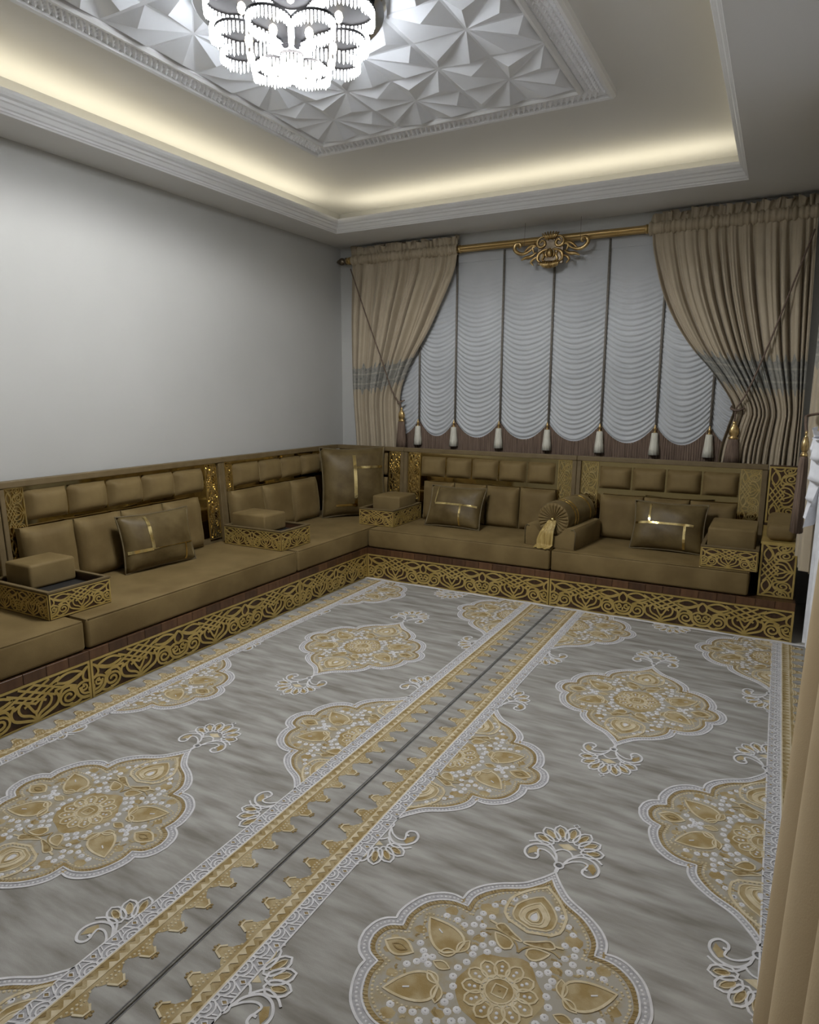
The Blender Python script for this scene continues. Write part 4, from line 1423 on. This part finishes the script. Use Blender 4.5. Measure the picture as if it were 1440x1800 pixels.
BL = 4.68           # border length
def border_mesh():
    """side border: x = distance from the carpet edge, y from 0 downwards to -BL; three meshes"""
    tooth, gold, lace = MB(), MB(), MB()
    p = .0915
    n = int(BL / p)
    for k in range(n):
        y = -(k + .5) * p
        # stepped tooth pointing at the carpet edge (small x)
        P = [(.116, y - p * .48), (.098, y - p * .34), (.090, y - p * .22), (.072, y - p * .16), (.052, y), (.072, y + p * .16), (.090, y + p * .22), (.098, y + p * .34), (.116, y + p * .48)]
        tooth.fan(P, ZF, 1)
        tooth.ribbon([(.088, y - .020), (.064, y - .010), (.062, y + .006), (.078, y + .018)], .0055, 0, ZW, 0)
        for (dx, dy) in ((.106, -.034), (.104, -.022), (.102, -.010), (.102, .002), (.104, .014), (.106, .026), (.106, .038), (.094, -.016), (.092, -.005), (.092, .006), (.094, .017)):
            tooth.dot(dx, y + dy, .0042, ZF, ZW, 0, 5)
        for dy in (-.008, 0, .008):
            tooth.dot(.052 if dy == 0 else .056, y + dy, .0048, ZF, ZW, 2, 5)
    tooth.add([(.108, 0, ZR - .0002), (.1175, 0, ZR - .0002), (.1175, -BL, ZR - .0002), (.108, -BL, ZR - .0002)], [(0, 3, 2, 1)], 1)
    gold.add([(.118, 0, ZR), (.152, 0, ZR), (.152, -BL, ZR), (.118, -BL, ZR)], [(0, 3, 2, 1)], 1)
    gold.ribbon([(.120, 0), (.120, -BL)], .005, 0, ZW, 0); gold.ribbon([(.150, 0), (.150, -BL)], .004, 0, ZW, 0)
    q = .030
    for k in range(int(BL / q)):
        y = -(k + .5) * q
        gold.add([(.122, y - .012, ZW), (.122, y + .012, ZW), (.138, y, ZW)], [(0, 2, 1)], 0)
        gold.add([(.148, y + .004, ZW - .0004), (.148, y + .026, ZW - .0004), (.136, y + .015, ZW - .0004)], [(0, 1, 2)], 2)
    lace.add([(.152, 0, ZF), (.200, 0, ZF), (.200, -BL, ZF), (.152, -BL, ZF)], [(0, 3, 2, 1)], 1)
    lace.ribbon([(.154, 0), (.154, -BL)], .005, 0, ZW, 0); lace.ribbon([(.199, 0), (.199, -BL)], .005, 0, ZW, 0)
    q = .0610
    for k in range(int(BL / q)):
        y = -(k + .5) * q
        lace.ribbon(arc(.156, y, .024, -pi / 2, pi / 2, 8, .024), .0045, 0, ZW, 0)
        lace.ribbon(arc(.156, y, .013, -pi / 2, pi / 2, 6, .013), .0045, 0, ZW, 0)
        lace.dot(.160, y, .004, ZF, ZW, 0, 5)
        for dy in (-.020, .020):
            lace.ribbon([(.172, y + dy), (.197, y + dy * .45)], .004, 0, ZW, 0)
        lace.ribbon([(.182, y - .006), (.196, y - .001)], .003, 0, ZW, 0)
        m_ = y + q / 2
        lace.fan([(.176, m_), (.186, m_ + .007), (.195, m_), (.186, m_ - .007)], ZR, 2)
        lace.ribbon([(.176, m_), (.186, m_ + .007), (.195, m_), (.186, m_ - .007)], .0035, 0, ZW, 0, True)
        lace.ribbon(arc(.156, m_, .010, -pi / 2, pi / 2, 6, .010), .004, 0, ZW, 0)
    return (tooth.mesh('tooth_border', ['c_cream', 'c_gold', 'c_brown', 'c_white'], fix=False),
            gold.mesh('gold_stripe', ['c_cream', 'c_gold', 'c_brown'], fix=False),
            lace.mesh('lace_stripe', ['c_white', 'c_ring', 'c_brown'], fix=False))
BT, BG, BLC = border_mesh()
def flipx(me, name):
    m = me.copy(); m.name = name
    bm = bmesh.new(); bm.from_mesh(m)
    for v in bm.verts: v.co.x = -v.co.x
    bmesh.ops.reverse_faces(bm, faces=bm.faces[:])
    bm.to_mesh(m); bm.free()
    return m
BTm, BGm, BLm = flipx(BT, 'tooth_border'), flipx(BG, 'gold_stripe'), flipx(BLC, 'lace_stripe')
CY0, CY1 = -.935, -5.62
def carpet(label, x0, x1, cx, cys, hl, hr, hys, rot=0):
    t = thing('patterned_carpet', label, 'carpet', (x0, CY0, 0), (0, 0, rot))
    W = x1 - x0
    mb = MB(); mb.bbox(0.002, W - .002, CY1 - CY0, 0, 0.0005, H0, .003, seg=1)
    part('pile', mb, 'c_ground', t)
    mb = MB()
    def fr_(u, v):
        return (W * u, .046 * v + .006 * sin(u * 23) * v, H0 * (1 - .45 * v) + .0035 * sin(u * 41) * sin(pi * v) + .002)
    mb.grid(80, 4, fr_)
    part('fringe_edge', mb, 'c_white', t, True, fix=False)
    for me in (BT, BG, BLC):
        link(me.name.split('.')[0], me, t, (0, 0, H0))
    for me in (BTm, BGm, BLm):
        link(me.name.split('.')[0], me, t, (W, 0, H0))
    mb = MB(); mb.ribbon([(.006, 0), (.006, -BL)], .0028, 0, .001, 0); mb.ribbon([(W - .006, 0), (W - .006, -BL)], .0028, 0, .001, 0)
    part('selvedge', mb, 'c_grey', t, loc=(0, 0, H0))
    for cy in cys:
        me = MED
        if cy - CY0 > -.70:
            me = clip_mesh(MED, 'medallion', -(cy - CY0), False, 'y')
        if len(me.polygons):
            link('medallion', me, t, (cx - x0, cy - CY0, H0))
    hlm = clip_mesh(MED, 'half_medallion', x0 + .197 - hl, True)
    hrm = clip_mesh(MED, 'half_medallion', x1 - .197 - hr, False)
    for cy in hys:
        a, b = hlm, hrm
        if cy - CY0 > -.70:
            a, b = clip_mesh(hlm, 'half_medallion', -(cy - CY0), False, 'y'), clip_mesh(hrm, 'half_medallion', -(cy - CY0), False, 'y')
        link('half_medallion', a, t, (hl - x0, cy - CY0, H0))
        link('half_medallion', b, t, (hr - x0, cy - CY0, H0))
    return t
carpet('grey carpet with gold medallions along the bare wall bench', .812, 2.262, 1.545, [-.42, -2.105, -3.795], .93, 2.085, [-1.205, -2.945, -4.63])
carpet('grey carpet with gold medallions beside the side window drapes', 2.264, 3.716, 2.988, [-.38, -2.065, -3.777], 2.458, 3.515, [-1.205, -2.89, -4.60])
